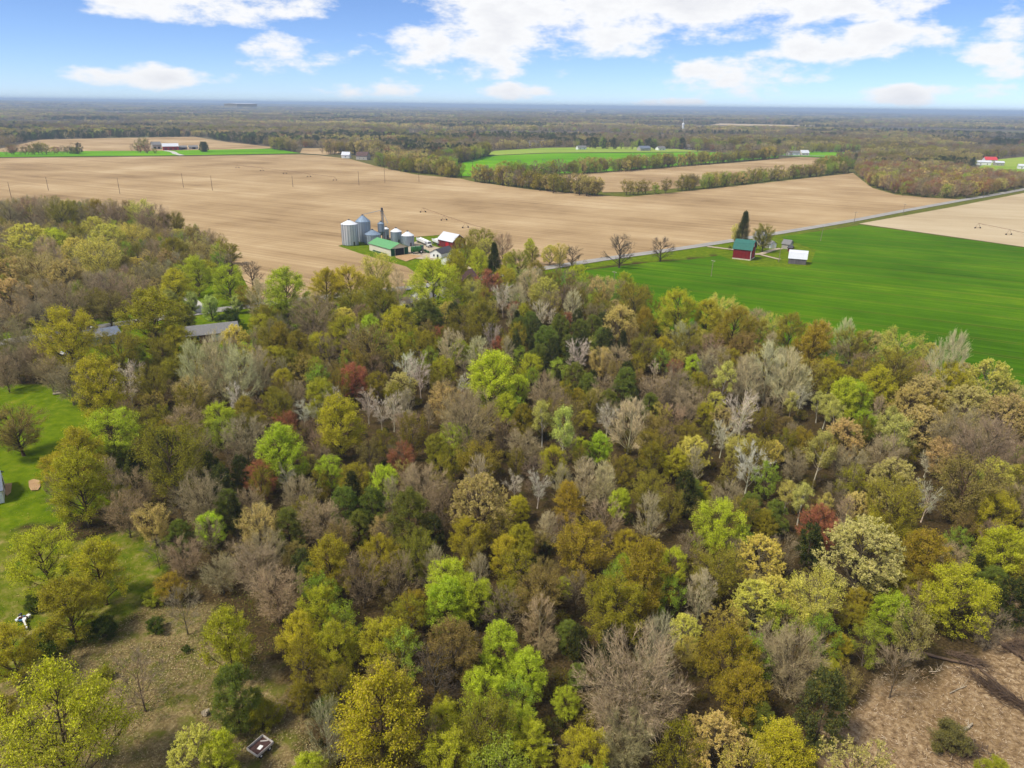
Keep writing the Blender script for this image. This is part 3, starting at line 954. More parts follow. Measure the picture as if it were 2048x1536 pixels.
for (A_, B_, dp, h1, h2, wl, rf, lb) in [
        ((1156, 299.5), (1173, 299.3), 9, 3.5, 6.5, M_WHITE, M_GREYSH, 'small white house at the far edge of the pale meadow'),
        ((1281, 302), (1301, 301.7), 12, 4, 8, M_GREYWALL, M_BLUEROOF, 'blue-roofed house at the meadow corner'),
        ((1317, 301), (1331, 300.7), 9, 3.5, 6.5, M_WHITE, M_GREYSH, 'white house right of the blue-roofed house'),
        ((1062, 291.5), (1096, 291), 20, 6, 9, M_WHITE, M_GREYSH, 'long pale building beyond the pale meadow'),
        ((1578, 311), (1600, 311), 11, 4, 7, M_WHITE, M_GREYSH, 'white low house at the road junction'),
        ((1603, 311), (1618, 311), 10, 4, 8, M_CREAM, M_WHITEROOF, 'cream house right of the junction house'),
        ((1372, 298), (1384, 298), 9, 4, 8, M_WHITE, M_GREYSH, 'little white house among trees beyond the meadow'),
        ((1953, 330), (1982, 331), 12, 4, 6, M_WHITE, M_WHITEROOF, 'long white-roofed barn behind the copse'),
        ((1970, 325.5), (1994, 326), 12, 4, 8, M_WHITE, M_REDROOF, 'red-roofed barn behind the copse'),
        ((1990, 331.5), (2008, 332), 10, 4, 6, M_GREYWALL, M_WHITEROOF, 'small white-roofed shed beside the red-roofed barn'),
        ((2036, 338), (2062, 339), 10, 4, 6, M_WHITE, M_WHITEROOF, 'white building at the right picture edge beyond the copse')]:
    building('distant_house' if 'house' in lb else 'distant_barn', lb, 'house' if 'house' in lb else 'barn' if 'barn' in lb else 'building', A_, B_, dp, h1, h2, wl, rf, thick=0.4,
             holes=[(s, u, 0.8, 1.6, 1.8, 'window', M_WHITE) for s in ('+x', '-x') for u in (-.45, .45)])
for (A_, B_, zz, lb) in [((474, 213), (514, 213), 60, 'long white warehouse on the horizon at left'), ((1112, 224), (1134, 224), 20, 'white warehouse on the horizon at centre'), ((1172, 223.5), (1188, 223.5), 20, 'tall white works building on the horizon')]:
    a_ = gp(*A_, zz)
    building('warehouse', lb, 'building', A_, B_, 70, 12 if 'tall' not in lb else 26, 14 if 'tall' not in lb else 29, M_GREYWALL, M_WHITEROOF, z=float(zz) - 10, thick=2, over=2,
             holes=[('-x', u, 2, 30, 14, 'loading_door', M_GREYWALL) for u in (-.5, .5)])
p = gp(1365, 263)
t_ = thing('white_tower', 'slim white tower standing out of the far woods', 'tower', (p.x, p.y, 0))
MB().lathe([(4.2, 0), (3.6, 10), (3.4, 18), (3.8, 19), (3.8, 24), (2.0, 26)], 16).build('shaft', M_WHITE, t_)
MB().bar((0, 0, 25), (0, 0, 42), 0.7, 0.35).build('mast', M_WHITE, t_)
MB().box((7, 0, 6), (8, 8, 12)).build('base_house', M_GREYWALL, t_)


# ------------------------------------------------------------------ poles, irrigation, machines, small things
def pole(label, px, h, mat=None, arm=True, lean=0.0, r=0.16, group='utility poles', transformer=False):
    p = gp(*px)
    root = thing('utility_pole', label, 'pole', (p.x, p.y, 0), math.atan2(0.61, 0.79), group)
    root.rotation_euler[1] = lean
    MB().bar((0, 0, -0.5), (0, 0, h), r, r * 0.65, 8).build('post', mat or M_WOOD, root)
    if arm:
        MB().box((0, 0, h - 0.5), (0.14, 2.2, 0.16)).build('crossarm', mat or M_WOOD, root)
        for s in (-1.0, -0.45, 0.45, 1.0):
            MB().lathe([(0.05, h - 0.42), (0.07, h - 0.3), (0.03, h - 0.18)], 6, (0, s, 0)).build('insulator', M_WHITE, root)
    if transformer:
        MB().lathe([(0.05, h - 2.0), (0.26, h - 1.95), (0.26, h - 1.2), (0.08, h - 1.1)], 12, (0.42, 0, 0)).build('transformer', M_WHITE, root)
    return root


pole('pale leaning pole standing alone in the wheat', (1422, 553), 7.6, None, True, 0.05)
pole('pole with crossarm rising behind the wood edge by the wheat', (1227, 578), 7.6, None, True)
pole('pale pole in the wheat beside the stubble corner', (1641, 482), 8.4, None, False, 0.06)
pole('slim pole in front of the weathered shed', (1557, 524), 7.0, None, False, 0.04)
pole('pole on the road verge at the stubble corner', (1708, 446), 7.6)
pole('pole beside the road along the stubble field', (1806, 429), 7.8)
pole('pole beside the road before the copse', (1966, 397), 8.2)
pole('pole beside the road at the right picture edge', (2029, 382), 8.4)
pole('grey pole with white transformer beyond the lawn', (143, 747), 7.2, None, True, 0.0, 0.14, 'utility poles', True)
for k, (px, h) in enumerate([((23, 396), 12), ((97, 381), 11), ((240, 388), 13), ((367, 375), 12.5), ((425, 381), 12.5)]):
    pole('dark pole in the ploughed field, %s from left' % ('first', 'second', 'third', 'fourth', 'fifth')[k], px, h, M_DKWOOD, False, 0.0, 0.2, 'field poles')
for k, (px, h) in enumerate([((586, 374), 10), ((718, 371), 13), ((770, 366), 12), ((838, 364), 15), ((945, 351), 16)]):
    pole('thin far pole across the ploughed field, %s from left' % ('first', 'second', 'third', 'fourth', 'fifth')[k], px, h, M_DKWOOD, True, 0.0, 0.2, 'far field poles')
for k, (px, h) in enumerate([((1545, 272), 34), ((1587, 310), 18), ((1470, 275), 26)]):
    pole('distant transmission pole over the woods, %s from left' % ('second', 'third', 'first')[k], px, h, M_WOOD, True, 0.0, 0.6, 'distant poles')


def irrigation(label, pxs):
    P = [gp(*q) for q in pxs]
    root = thing('irrigation_rig', label, 'irrigation rig', tuple(P[0]))
    o = P[0]
    h = 3.4
    for p in P:
        d = (P[1] - P[0]).normalized()
        n = Vector((-d.y, d.x, 0))
        c = p - o
        m = MB()
        for s in (-1, 1):
            m.bar(c + n * s * 1.9 + Vector((0, 0, 0.5)), c + Vector((0, 0, h)), 0.07, n=4)
        m.bar(c + n * 1.9 + Vector((0, 0, 0.6)), c - n * 1.9 + Vector((0, 0, 0.6)), 0.09, n=4)
        tw = m.build('drive_tower', M_RUST, root)
        for s in (-1, 1):
            w = MB()
            q = c + n * s * 1.9
            w.bar(q + d * 0.16 + Vector((0, 0, 0.5)), q - d * 0.16 + Vector((0, 0, 0.5)), 0.48, n=14)
            w.build('wheel', M_TIRE, tw)
    for a, b in zip(P[:-1], P[1:]):
        a, b = a - o, b - o
        m = MB()
        m.bar(a + Vector((0, 0, h)), b + Vector((0, 0, h + 0.02)), 0.09, n=6)
        for k in range(1, 8):
            q = a + (b - a) * k / 8
            m.bar(q + Vector((0, 0, h)), q + Vector((0, 0, h - 0.9)), 0.03, n=4)
        m.bar(a + Vector((0, 0, h)), a + (b - a) * 0.5 + Vector((0, 0, h - 1.1)), 0.03, n=4)
        m.bar(b + Vector((0, 0, h)), a + (b - a) * 0.5 + Vector((0, 0, h - 1.1)), 0.03, n=4)
        m.build('span_pipe', M_RUST, root)


irrigation('long wheeled irrigation rig across the far ploughed field', [(475, 336), (524, 342), (570, 347.5), (618, 354), (670, 361)])
irrigation('wheeled irrigation rig in the ploughed field behind the red barn', [(846, 425), (888, 441), (931, 456), (978, 471)])
irrigation('wheeled irrigation rig on the pale stubble field', [(1955, 457), (2017, 470), (2085, 486)])


def wheels(root, pts, r, w, axis='x'):
    for (x, y) in pts:
        d = (w / 2, 0) if axis == 'x' else (0, w / 2)
        wh = MB().bar((x - d[0], y - d[1], r), (x + d[0], y + d[1], r), r, n=16).build('wheel', M_TIRE, root)
        MB().bar((x - d[0] * 1.1, y - d[1] * 1.1, r), (x + d[0] * 1.1, y + d[1] * 1.1, r), r * 0.45, n=10).build('rim', M_WHITE, wh)


def place_dir(A, B):
    a, b = gp(*A), gp(*B)
    d = b - a
    return (a + b) / 2, math.atan2(-d.x, d.y), d.length


def grain_truck(label, A, B, cab=True, col=None):
    c, rz, L = place_dir(A, B)
    root = thing('grain_truck' if cab else 'grain_trailer', label, 'truck' if cab else 'trailer', (c.x, c.y, 0.1), rz)
    bl = L * 0.72 if cab else L
    y0 = -L / 2
    m = MB()
    m.prism([(-1.2, 1.5), (-0.5, 1.0), (0.5, 1.0), (1.2, 1.5), (1.25, 2.9), (1.15, 2.9), (1.1, 2.55), (-1.1, 2.55), (-1.15, 2.9), (-1.25, 2.9)], y0, y0 + bl)
    m.build('hopper_body', col or M_WHITE, root)
    MB().box((0, y0 + bl / 2, 0.9), (0.9, bl, 0.22)).build('chassis', M_STEEL, root)
    wp = [(s, y0 + k) for s in (-1.0, 1.0) for k in (0.7, 1.9)]
    if cab:
        m = MB()
        yc = L / 2
        m.prism([(-1.15, 0.7), (1.15, 0.7), (1.15, 2.5), (0.95, 3.1), (-0.95, 3.1), (-1.15, 2.5)], yc - 2.6, yc - 1.2)
        m.prism([(-0.9, 0.7), (0.9, 0.7), (0.9, 1.7), (-0.9, 1.7)], yc - 1.2, yc)
        m.build('cab', M_WHITE, root)
        MB().box((0, yc - 1.19, 2.3), (1.9, 0.06, 0.75)).build('windscreen', M_GLASS, root)
        for s in (-1, 1):
            MB().box((s * 1.16, yc - 1.9, 2.2), (0.05, 0.8, 0.7)).build('side_window', M_GLASS, root)
        MB().box((0, yc + 0.03, 1.1), (1.3, 0.1, 0.6)).build('grille', M_STEEL, root)
        wp += [(s, yc - 0.8) for s in (-1.0, 1.0)] + [(s, yc - 3.2) for s in (-1.0, 1.0)]
    else:
        wp += [(s, y0 + bl - 1.2) for s in (-1.0, 1.0)]
    wheels(root, wp, 0.52, 0.32)


grain_truck('white grain truck with blue-white cab on the farm lot', (837, 485), (861, 495.5))
grain_truck('short white grain trailer beside the red barn', (868, 487), (880, 492), False)
# green combine with its unloading auger swung out
c, rz, L = place_dir((829, 507), (842, 506))
t_ = thing('combine_harvester', 'green combine harvester with raised auger on the farm lot', 'harvester', (c.x, c.y, 0.1), rz)
MB().prism([(-1.6, 1.0), (1.6, 1.0), (1.7, 2.2), (1.3, 3.4), (-1.3, 3.4), (-1.7, 2.2)], -3.2, 1.6).build('body', M_FARMGREEN, t_)
MB().prism([(-1.0, 1.6), (1.0, 1.6), (1.05, 3.6), (0.9, 3.8), (-0.9, 3.8), (-1.05, 3.6)], 1.65, 3.0).build('cab', M_GLASS, t_)
MB().box((0, 2.3, 3.88), (2.1, 1.6, 0.12)).build('cab_roof', M_FARMGREEN, t_)
MB().prism([(-0.8, 0.6), (0.8, 0.6), (0.8, 1.6), (-0.8, 1.6)], 3.05, 4.4).build('feeder_house', M_FARMGREEN, t_)
MB().prism([(-2.6, 0.2), (2.6, 0.2), (2.6, 1.1), (-2.6, 0.9)], 4.45, 5.5).build('header', M_FARMGREEN, t_)
MB().bar((1.2, -1.0, 3.2), (6.2, -3.0, 4.8), 0.22, n=8).build('unloading_auger', M_FARMGREEN, t_)
wheels(t_, [(-1.6, 1.4), (1.6, 1.4)], 0.95, 0.6)
wheels(t_, [(-1.5, -2.6), (1.5, -2.6)], 0.6, 0.4)
# white van below the yellow-green tree
c, rz, L = place_dir((118, 716), (133, 724))
t_ = thing('parked_van', 'white van parked below the yellow-green tree by the thicket', 'van', (c.x, c.y, 0), rz)
MB().prism([(-0.95, 0.4), (0.95, 0.4), (0.97, 1.3), (0.85, 2.1), (-0.85, 2.1), (-0.97, 1.3)], -2.4, 1.2).build('body', M_WHITE, t_)
MB().prism([(-0.92, 0.4), (0.92, 0.4), (0.9, 1.15), (-0.9, 1.15)], 1.2, 2.4).build('bonnet', M_WHITE, t_)
MB().quad((-0.8, 1.26, 1.95), (0.8, 1.26, 1.95), (0.85, 1.75, 1.18), (-0.85, 1.75, 1.18)).build('windscreen', M_GLASS, t_)
for s in (-1, 1):
    MB().box((s * 0.93, 0.4, 1.6), (0.06, 1.1, 0.5)).build('side_window', M_GLASS, t_)
wheels(t_, [(s * 0.85, y) for s in (-1, 1) for y in (-1.5, 1.5)], 0.36, 0.24)
# yard lamp
p = gp(199, 682)
t_ = thing('yard_lamp', 'white yard lamp with a curved arm by the road lawn', 'lamp', (p.x, p.y, 0), 0.4)
MB().bar((0, 0, -0.3), (0, 0, 4.6), 0.09, 0.06).build('post', M_WHITE, t_)
MB().bar((0, 0, 4.5), (-1.2, 0, 4.9), 0.05, n=6).build('arm', M_WHITE, t_)
MB().lathe([(0.12, 4.95), (0.42, 4.82), (0.42, 4.74), (0.3, 4.7)], 14, (-1.4, 0, 0)).build('lamp_head', M_WHITE, t_)


def trailer():
    q = [gp(x, y, 0.7) for x, y in ((496, 1498), (526, 1472), (545.5, 1487), (514, 1514.6))]
    c = sum(q, Vector()) / 4
    d = ((q[1] - q[0]) + (q[2] - q[3])) / 2
    L = d.length
    Wd = (((q[3] - q[0]) + (q[2] - q[1])) / 2).length
    root = thing('wooden_wagon', 'old wooden wagon with peeling white sides in the clearing', 'wagon', (c.x, c.y, 0), math.atan2(-d.x, d.y))
    for i in range(8):
        x = -Wd / 2 + Wd * (i + 0.5) / 8
        MB().box((x, 0, 0.62 + (i % 3) * 0.008), (Wd / 8 - 0.03, L - 0.02, 0.05)).build('deck_plank', M_DECK, root)
    for s in (-1, 1):
        for k in range(2):
            MB().box((s * (Wd / 2 + 0.03), 0, 0.70 + k * 0.2), (0.05, L, 0.16)).build('side_board', M_PEEL, root)
        for k in (-1, 1):
            MB().box((0, s * (L / 2 + 0.03), 0.70 + (k + 1) * 0.1), (Wd + 0.1, 0.05, 0.16)).build('end_board', M_PEEL, root)
    for s in (-0.3, 0.3):
        MB().box((s * Wd, 0, 0.52), (0.12, L * 0.98, 0.14)).build('bearer', M_RUST, root)
    MB().bar((0, L / 2, 0.45), (0, L / 2 + 1.1, 0.15), 0.05).build('drawbar', M_RUST, root)
    wheels(root, [(s * (Wd / 2 - 0.12), y) for s in (-1, 1) for y in (-L * 0.28, L * 0.28)], 0.3, 0.18)
    b = MB().box((0.1, -0.1, 0.69), (0.45, 0.6, 0.05), 0.2).build('loose_board', M_WHITE, root)
    MB().box((-0.25, L * 0.36, 0.68), (0.9, 0.16, 0.05), 0.7).build('loose_board', M_PEEL, root)


M_DECK = m_sheet('dark_deck_boards', srgb(82, 58, 54), 0.2, 0, 0.2, 0.9)
M_PEEL = m_sheet('peeling_white_boards', srgb(214, 206, 200), 0.25, 1, 0.2, 0.85, freq=18)
M_LOG = m_sheet('weathered_log', srgb(186, 170, 144), 0, 0, 0.22, 0.9)
M_TARP = m_plain('blue_tarp', srgb(92, 142, 178), 0.2, 2.0, 0.5)
trailer()


def junk():
    p = gp(46, 1238)
    root = thing('junk_pile', 'heap of white and blue junk beside the orange-olive tree', 'junk pile', (p.x, p.y, 0))
    rg = random.Random(4)
    for k in range(9):
        m = [M_WHITE, M_TARP, M_RUST, M_WHITE, M_STEEL][k % 5]
        s = (rg.uniform(.3, .8), rg.uniform(.2, .55), rg.uniform(.15, .4))
        MB().box((rg.uniform(-.8, .8), rg.uniform(-.6, .6), s[2] / 2 + rg.uniform(0, .25)), s, rg.uniform(0, 3)).build(['crate', 'tarp_bundle', 'scrap_panel', 'white_panel', 'drum_frame'][k % 5], m, root)
    q = gp(55, 1261) - p
    p2 = thing('white_beam', 'white painted beam lying in front of the junk heap', 'beam', (p.x + q.x * 0.55, p.y + q.y * 0.55, 0), math.atan2(q.y, q.x))
    MB().box((0.2, 0, 0.35), (q.length * 0.7, 0.22, 0.22)).build('beam', M_WHITE, p2)
    for s in (-0.8, 0.9):
        MB().box((s, 0, 0.12), (0.2, 0.5, 0.24)).build('support_block', M_DECK, p2)


junk()


def log(label, A, B, r, mat=None, branches=4, name='fallen_log', group=None, seed=0, taper=0.55):
    a, b = gp(*A), gp(*B)
    c = (a + b) / 2
    rg = random.Random(seed + int(A[0]))
    root = thing(name, label, 'log', (c.x, c.y, 0), 0, group)
    d = (b - a)
    m = MB()
    P = [a - c + d * t + Vector((rg.uniform(-.08, .08), rg.uniform(-.08, .08), r * 0.85 + rg.uniform(0, .05))) for t in (0, .25, .5, .75, 1)]
    R_ = [r * (1 - (1 - taper) * t) for t in (0, .25, .5, .75, 1)]
    for i in range(4):
        m.bar(P[i], P[i + 1], R_[i], R_[i + 1], 8)
    m.build('stem', mat or M_LOG, root)
    for k in range(branches):
        t = rg.uniform(.35, .98)
        s = a - c + d * t + Vector((0, 0, r))
        e = s + Vector((rg.uniform(-1, 1), rg.uniform(-1, 1), rg.uniform(.1, .9))).normalized() * rg.uniform(.6, 1.6) + d.normalized() * 0.7
        e.z = max(e.z, 0.05)
        MB().bar(s, e, r * 0.35, r * 0.1, 5).build('branch', mat or M_LOG, root)


log('long brown felled trunk across the cleared ground', (1842, 1308), (1962, 1336), 0.22, M_DKWOOD, 6)
log('thin felled trunk lying towards the cleared corner', (1960, 1340), (2046, 1412), 0.18, M_DKWOOD, 7)
log('pale split log by the dark bush on the cleared ground', (1926, 1462), (1944, 1450), 0.2, None, 1)
log('pale branch lying on the cleared ground', (1900, 1386), (1934, 1372), 0.07, None, 3)
log('short bleached branch in the middle of the cleared ground', (1858, 1345), (1880, 1342), 0.07, None, 3)
log('dark heap of felled trunk at the right picture edge', (1990, 1280), (2060, 1330), 0.35, M_DKWOOD, 8)
log('pale log in front of the heap above the lawn', (106, 790), (128, 787), 0.32, None, 0)
log('shorter pale log resting above the lawn', (112, 785), (132, 783), 0.25, None, 0)
log('hollow pale stump beside the dark pine in the clearing', (408, 1432), (420, 1424), 0.42, None, 0, 'hollow_log')
log('dark rotten branch behind the pale budding tree in the clearing', (398, 1482), (420, 1462), 0.14, M_DKWOOD, 3)
log('broken bare limb under the lime trees of the nearest row', (1085, 1492), (1116, 1490), 0.14, None, 3)


def brush(label, px, rx, ry, h, n, seed, mat):
    p = gp(*px)
    root = thing('brush_pile', label, 'brush pile', (p.x, p.y, 0), seed * 0.7, 'brush piles on the cleared ground')
    rg = random.Random(seed)
    m = MB()
    for _ in range(n):
        x, y = rg.gauss(0, .4) * rx, rg.gauss(0, .4) * ry
        q = max(0, 1 - (x / rx) ** 2 - (y / ry) ** 2)
        a = Vector((x, y, rg.uniform(0, h * q)))
        d = Vector((rg.gauss(1, .5), rg.gauss(0, .5), rg.gauss(0.05, .22))).normalized() * rg.uniform(.7, 2.4)
        e = a + d
        e.z = max(0.02, e.z)
        m.bar(a, e, rg.uniform(.02, .05), 0.012, 3)
    m.build('branches', mat, root)


brush('grey-brown brush windrow running to the cleared corner', (2010, 1395), 5.5, 1.3, 0.9, 420, 3, M_DKWOOD)
brush('low brush heap behind the dark bush', (1940, 1500), 3.0, 1.6, 0.8, 260, 5, M_DKWOOD)
brush('brush heap below the tall yellow-green tree', (1930, 1318), 2.6, 1.0, 0.6, 260, 8, M_DKWOOD)
brush('dark brush heap at the right picture edge', (2040, 1295), 4.0, 1.6, 1.1, 320, 9, M_DKWOOD)

# ------------------------------------------------------------------ trees
def m_bark(name, source):
    t = NT(name)
    c = t.n('ShaderNodeObjectInfo').outputs['Color'] if source == 'object' else t.attr('bark', 'INSTANCER').outputs['Color']
    n = t.noise(t.mapv(t.n('ShaderNodeTexCoord').outputs['Object'], (1, 1, 0.25)), 3.0, 4, 0.65)
    c = t.mix(1.0, c, t.ramp(n, [(0.3, (0.55, 0.55, 0.55, 1)), (0.7, (1.15, 1.15, 1.15, 1))]), 'MULTIPLY')
    d = t.n('ShaderNodeBsdfDiffuse')
    t.l(c, d.inputs[0])
    t.l(d.outputs[0], t.out.inputs[0])
    return t.m


def m_crown(name, source, bare=False, trans=0.3):
    """young leaves over fine twigs; 'tone' varies from spray to spray"""
    t = NT(name)
    if source == 'object':
        c = t.n('ShaderNodeObjectInfo').outputs['Color']
        rnd = t.n('ShaderNodeObjectInfo').outputs['Random']
    else:
        c = t.attr('tint', 'INSTANCER').outputs['Color']
        rnd = 0.5
    tone = t.attr('tone').outputs['Fac']
    tone2 = t.attr('tone2').outputs['Fac']
    hs = t.n('ShaderNodeHueSaturation')
    t.l(c, hs.inputs['Color'])
    t.l(t.math('ADD', 0.478, t.math('MULTIPLY', tone2, 0.044)), hs.inputs['Hue'])
    t.l(t.math('ADD', 0.85, t.math('MULTIPLY', tone2, 0.25)), hs.inputs['Saturation'])
    t.l(t.math('ADD', 0.62, t.math('MULTIPLY', tone, 0.8)), hs.inputs['Value'])
    col = hs.outputs[0]
    # every spring crown still carries buds, catkins and dead leaves of a duller hue
    if not bare:
        col = t.mix(t.math('MULTIPLY', t.step(tone2, 0.62, 0.72), 0.4), col, srgb(156, 134, 60))
    else:
        col = t.mix(t.math('MULTIPLY', t.step(tone2, 0.6, 0.75), 0.5), col, srgb(112, 100, 78))
    if not bare:
        leaf = t.attr('leaf').outputs['Fac']
        col = t.mix(leaf, srgb(104, 90, 66), col)
    d = t.n('ShaderNodeBsdfDiffuse')
    t.l(col, d.inputs[0])
    if trans > 0:
        tr = t.n('ShaderNodeBsdfTranslucent')
        t.l(col, tr.inputs[0])
        mx = t.n('ShaderNodeMixShader')
        mx.inputs[0].default_value = trans
        t.l(d.outputs[0], mx.inputs[1])
        t.l(tr.outputs[0], mx.inputs[2])
        t.l(mx.outputs[0], t.out.inputs[0])
    else:
        t.l(d.outputs[0], t.out.inputs[0])
    return t.m


MT = {(s, k): (m_bark('bark_' + s, s) if k == 'bark' else m_crown(k + '_' + s, s, k == 'twigs', 0.0 if k == 'twigs' else 0.3))
      for s in ('object', 'stuff') for k in ('bark', 'leaves', 'twigs')}


def norm(a):
    return a / (np.linalg.norm(a, axis=-1, keepdims=True) + 1e-9)


def tubes(P, R, sides):
    B, N, _ = P.shape
    T = norm(np.gradient(P, axis=1))
    ref = np.where(np.abs(T[..., 2:3]) > 0.9, np.array([1.0, 0, 0]), np.array([0, 0, 1.0]))
    U = norm(np.cross(T, ref))
    Wv = np.cross(T, U)
    a = np.arange(sides) * 2 * np.pi / sides
    V = P[:, :, None] + R[:, :, None, None] * (np.cos(a)[:, None] * U[:, :, None] + np.sin(a)[:, None] * Wv[:, :, None])
    b = np.arange(B)[:, None, None] * N * sides
    k = np.arange(N - 1)[None, :, None] * sides
    s = np.arange(sides)[None, None, :]
    s2 = (s + 1) % sides
    Fq = np.stack([b + k + s, b + k + s2, b + k + sides + s2, b + k + sides + s], -1).reshape(-1, 4)
    return V.reshape(-1, 3), Fq


def bez(a, b, c, n):
    t = np.linspace(0, 1, n)[:, None]
    return a[:, None] * (1 - t) ** 2 + 2 * b[:, None] * t * (1 - t) + c[:, None] * t * t


def on_path(P, idx, t):
    """points at parameter t on the paths idx"""
    N = P.shape[1]
    f = t * (N - 1)
    i = np.clip(f.astype(int), 0, N - 2)
    w = (f - i)[:, None]
    return P[idx, i] * (1 - w) + P[idx, i + 1] * w, norm(P[idx, i + 1] - P[idx, i])


def sph(rng, n):
    v = norm(rng.normal(size=(n, 3)))
    return v * rng.random((n, 1)) ** (1 / 3)


PROFILE = {
    'round': lambda t: np.sqrt(np.clip(1 - (2 * t - 0.92) ** 2 / 1.17, 0.02, 1)),
    'ovate': lambda t: np.clip(np.sqrt(np.clip(1 - (1.25 * t - 0.25) ** 2, 0, 1)) * np.clip(0.45 + 3 * t, 0, 1), 0.04, 1),
    'vase': lambda t: np.clip((0.35 + 0.85 * t) * np.sqrt(np.clip(1 - np.clip((t - 0.55) / 0.47, 0, 1) ** 2, 0.03, 1)), 0.05, 1),
    'column': lambda t: np.clip(np.sqrt(np.clip(1 - (2 * t - 0.9) ** 4 / 1.5, 0.02, 1)), 0.1, 1),
    'cone': lambda t: np.clip(1.02 - t, 0.03, 1) ** 0.85,
    'pine': lambda t: np.clip(np.sqrt(np.clip(1 - (1.15 * t - 0.15) ** 2, 0, 1)), 0.06, 1) * np.where(t < 0.12, 0.6, 1),
}


def grow(seed, H=12, cw=0.8, cb=0.25, prof='round', n1=13, n2=6, n3=9, n4=7, twl=1.0, tww=0.05, leaf=0.24, asp=0.7, asc=0.8,
         clump=0.34, trunk=0.22, follow=0.35, up=0.25, tip=False, q=(0.55, 0.8), lump=0.16, n5=0, sides=6, limbr=0.5, lean=0.04, flat=0.0, dome=True):
    """one tree: returns (wood chunks, crown chunks, crown attributes)"""
    rng = np.random.default_rng(seed)
    f = PROFILE[prof]
    rx = cw * H / 2
    z0, zh = cb * H, (1 - cb) * H
    # trunk
    k = np.linspace(0, 1, 7)
    tp = np.zeros((1, 7, 3))
    la = rng.random() * 6.28
    bend = np.sin(k * 3) * rng.normal() * 0.02 * H
    tp[0, :, 0] = np.cos(la) * lean * H * k ** 2 + bend
    tp[0, :, 1] = np.sin(la) * lean * H * k ** 2 + bend * 0.5
    tp[0, :, 2] = k * H * (0.97 if prof in ('cone', 'pine') else 0.80)
    tr = trunk * (1.0 - k * 0.86)
    tr[0] *= 1.35
    wood = [tubes(tp, tr[None], sides)]
    # limbs towards the crown's lumps
    ts = (np.arange(n1) + rng.random(n1)) / n1
    ts = ts ** 0.85
    az = np.arange(n1) * 2.39996 + rng.normal(size=n1) * 0.35
    r = f(ts) * rx * rng.uniform(q[0], q[1], n1) * (1 + lump * rng.normal(size=n1))
    tgt = np.stack([r * np.cos(az), r * np.sin(az), z0 + ts * zh * (1 - 0.25 * clump)], -1)
    zs = np.clip(tgt[:, 2] - r * asc - 0.05 * H, 0.30 * z0 + 0.04 * H, tp[0, -1, 2] * 0.97)
    base, _ = on_path(tp, np.zeros(n1, int), zs / tp[0, -1, 2])
    tgt[:, :2] += base[:, :2] * 0.6
    mid = base + (tgt - base) * 0.5 + np.stack([0 * r, 0 * r, (tgt[:, 2] - base[:, 2]) * (-0.12) + r * 0.10 - flat * r], -1) + rng.normal(size=(n1, 3)) * 0.025 * H
    LP = bez(base, mid, tgt, 6)
    kk = np.linspace(0, 1, 6)
    lr = trunk * limbr * (0.6 + 0.4 * (1 - zs / H))[:, None] * (1 - 0.78 * kk)
    wood.append(tubes(LP, lr, max(4, sides - 1)))
    # branches
    nb = n1 * n2
    bi = np.repeat(np.arange(n1), n2)
    s0, dl = on_path(LP, bi, rng.uniform(0.3, 1.0, nb))
    rc = clump * rx * (0.75 + 0.5 * rng.random(n1)) * ((0.25 + 1.1 * f(ts)) if prof == 'cone' else 1.0)
    off = sph(rng, nb) * rc[bi][:, None]
    off[:, 2] *= 0.85
    out = norm(tgt * np.array([1, 1, 0]))[bi]
    bt = tgt[bi] + off + dl * (follow * rc[bi])[:, None] + out * (0.12 * rc[bi])[:, None]
    if dome:
        # keep the outline of the crown: pull stray branch ends back to the envelope
        tz = np.clip((bt[:, 2] - z0) / zh, 0.0, 0.985)
        bt[:, 2] = np.minimum(bt[:, 2], z0 + zh * 0.985)
        rr = np.hypot(bt[:, 0], bt[:, 1])
        lim = f(tz) * rx * (1 + 0.10 * np.sin(3 * np.arctan2(bt[:, 1], bt[:, 0]) + seed) + 0.06 * rng.normal(size=nb))
        bt[:, :2] *= np.minimum(1, lim / (rr + 1e-6))[:, None]
    bm = (s0 + bt) / 2 + dl * (0.25 * rc[bi])[:, None] + rng.normal(size=(nb, 3)) * 0.03 * rx
    BP = bez(s0, bm, bt, 4)
    br = trunk * limbr * 0.26 * (0.7 + 0.6 * rng.random(nb))[:, None] * np.array([1, 0.75, 0.5, 0.25])
    wood.append(tubes(BP, br, 3))
    # twigs: slender blades
    nt = nb * n3
    ti = np.repeat(np.arange(nb), n3)
    tt = rng.uniform(0.25, 1.0, nt)
    s1, db = on_path(BP, ti, tt)
    ctr = np.array([0, 0, z0 + 0.35 * zh])
    outw = norm(s1 - ctr)
    td = norm(db * follow * 1.6 + sph(rng, nt) * 1.0 + outw * 0.5 + np.array([0, 0, up]))
    tl = twl * rng.uniform(0.5, 1.2, nt)
    e1 = s1 + td * tl[:, None]

    def blades(a, b, w):
        d = norm(b - a)
        sd = norm(np.cross(d, norm(rng.normal(size=a.shape)))) * (w / 2)
        V = np.stack([a - sd, a + sd, b], 1).reshape(-1, 3)
        return V, np.arange(len(V)).reshape(-1, 3)

    clump_tone = rng.random(n1)
    tone_b = np.clip(clump_tone[bi] * 0.4 + rng.random(nb) * 0.6, 0, 1)
    chunks, tone, tone2, lf = [], [], [], []

    def put(Vv, Ff, tn, isleaf):
        chunks.append((Vv, Ff))
        k3 = len(Vv) // len(tn)
        tone.append(np.repeat(tn, k3))
        tone2.append(np.repeat(rng.random(len(tn)), k3))
        lf.append(np.full(len(Vv), float(isleaf)))

    v, ff = blades(s1, e1, tww)
    put(v, ff, tone_b[ti] * 0.5 + rng.random(nt) * 0.5, 0)
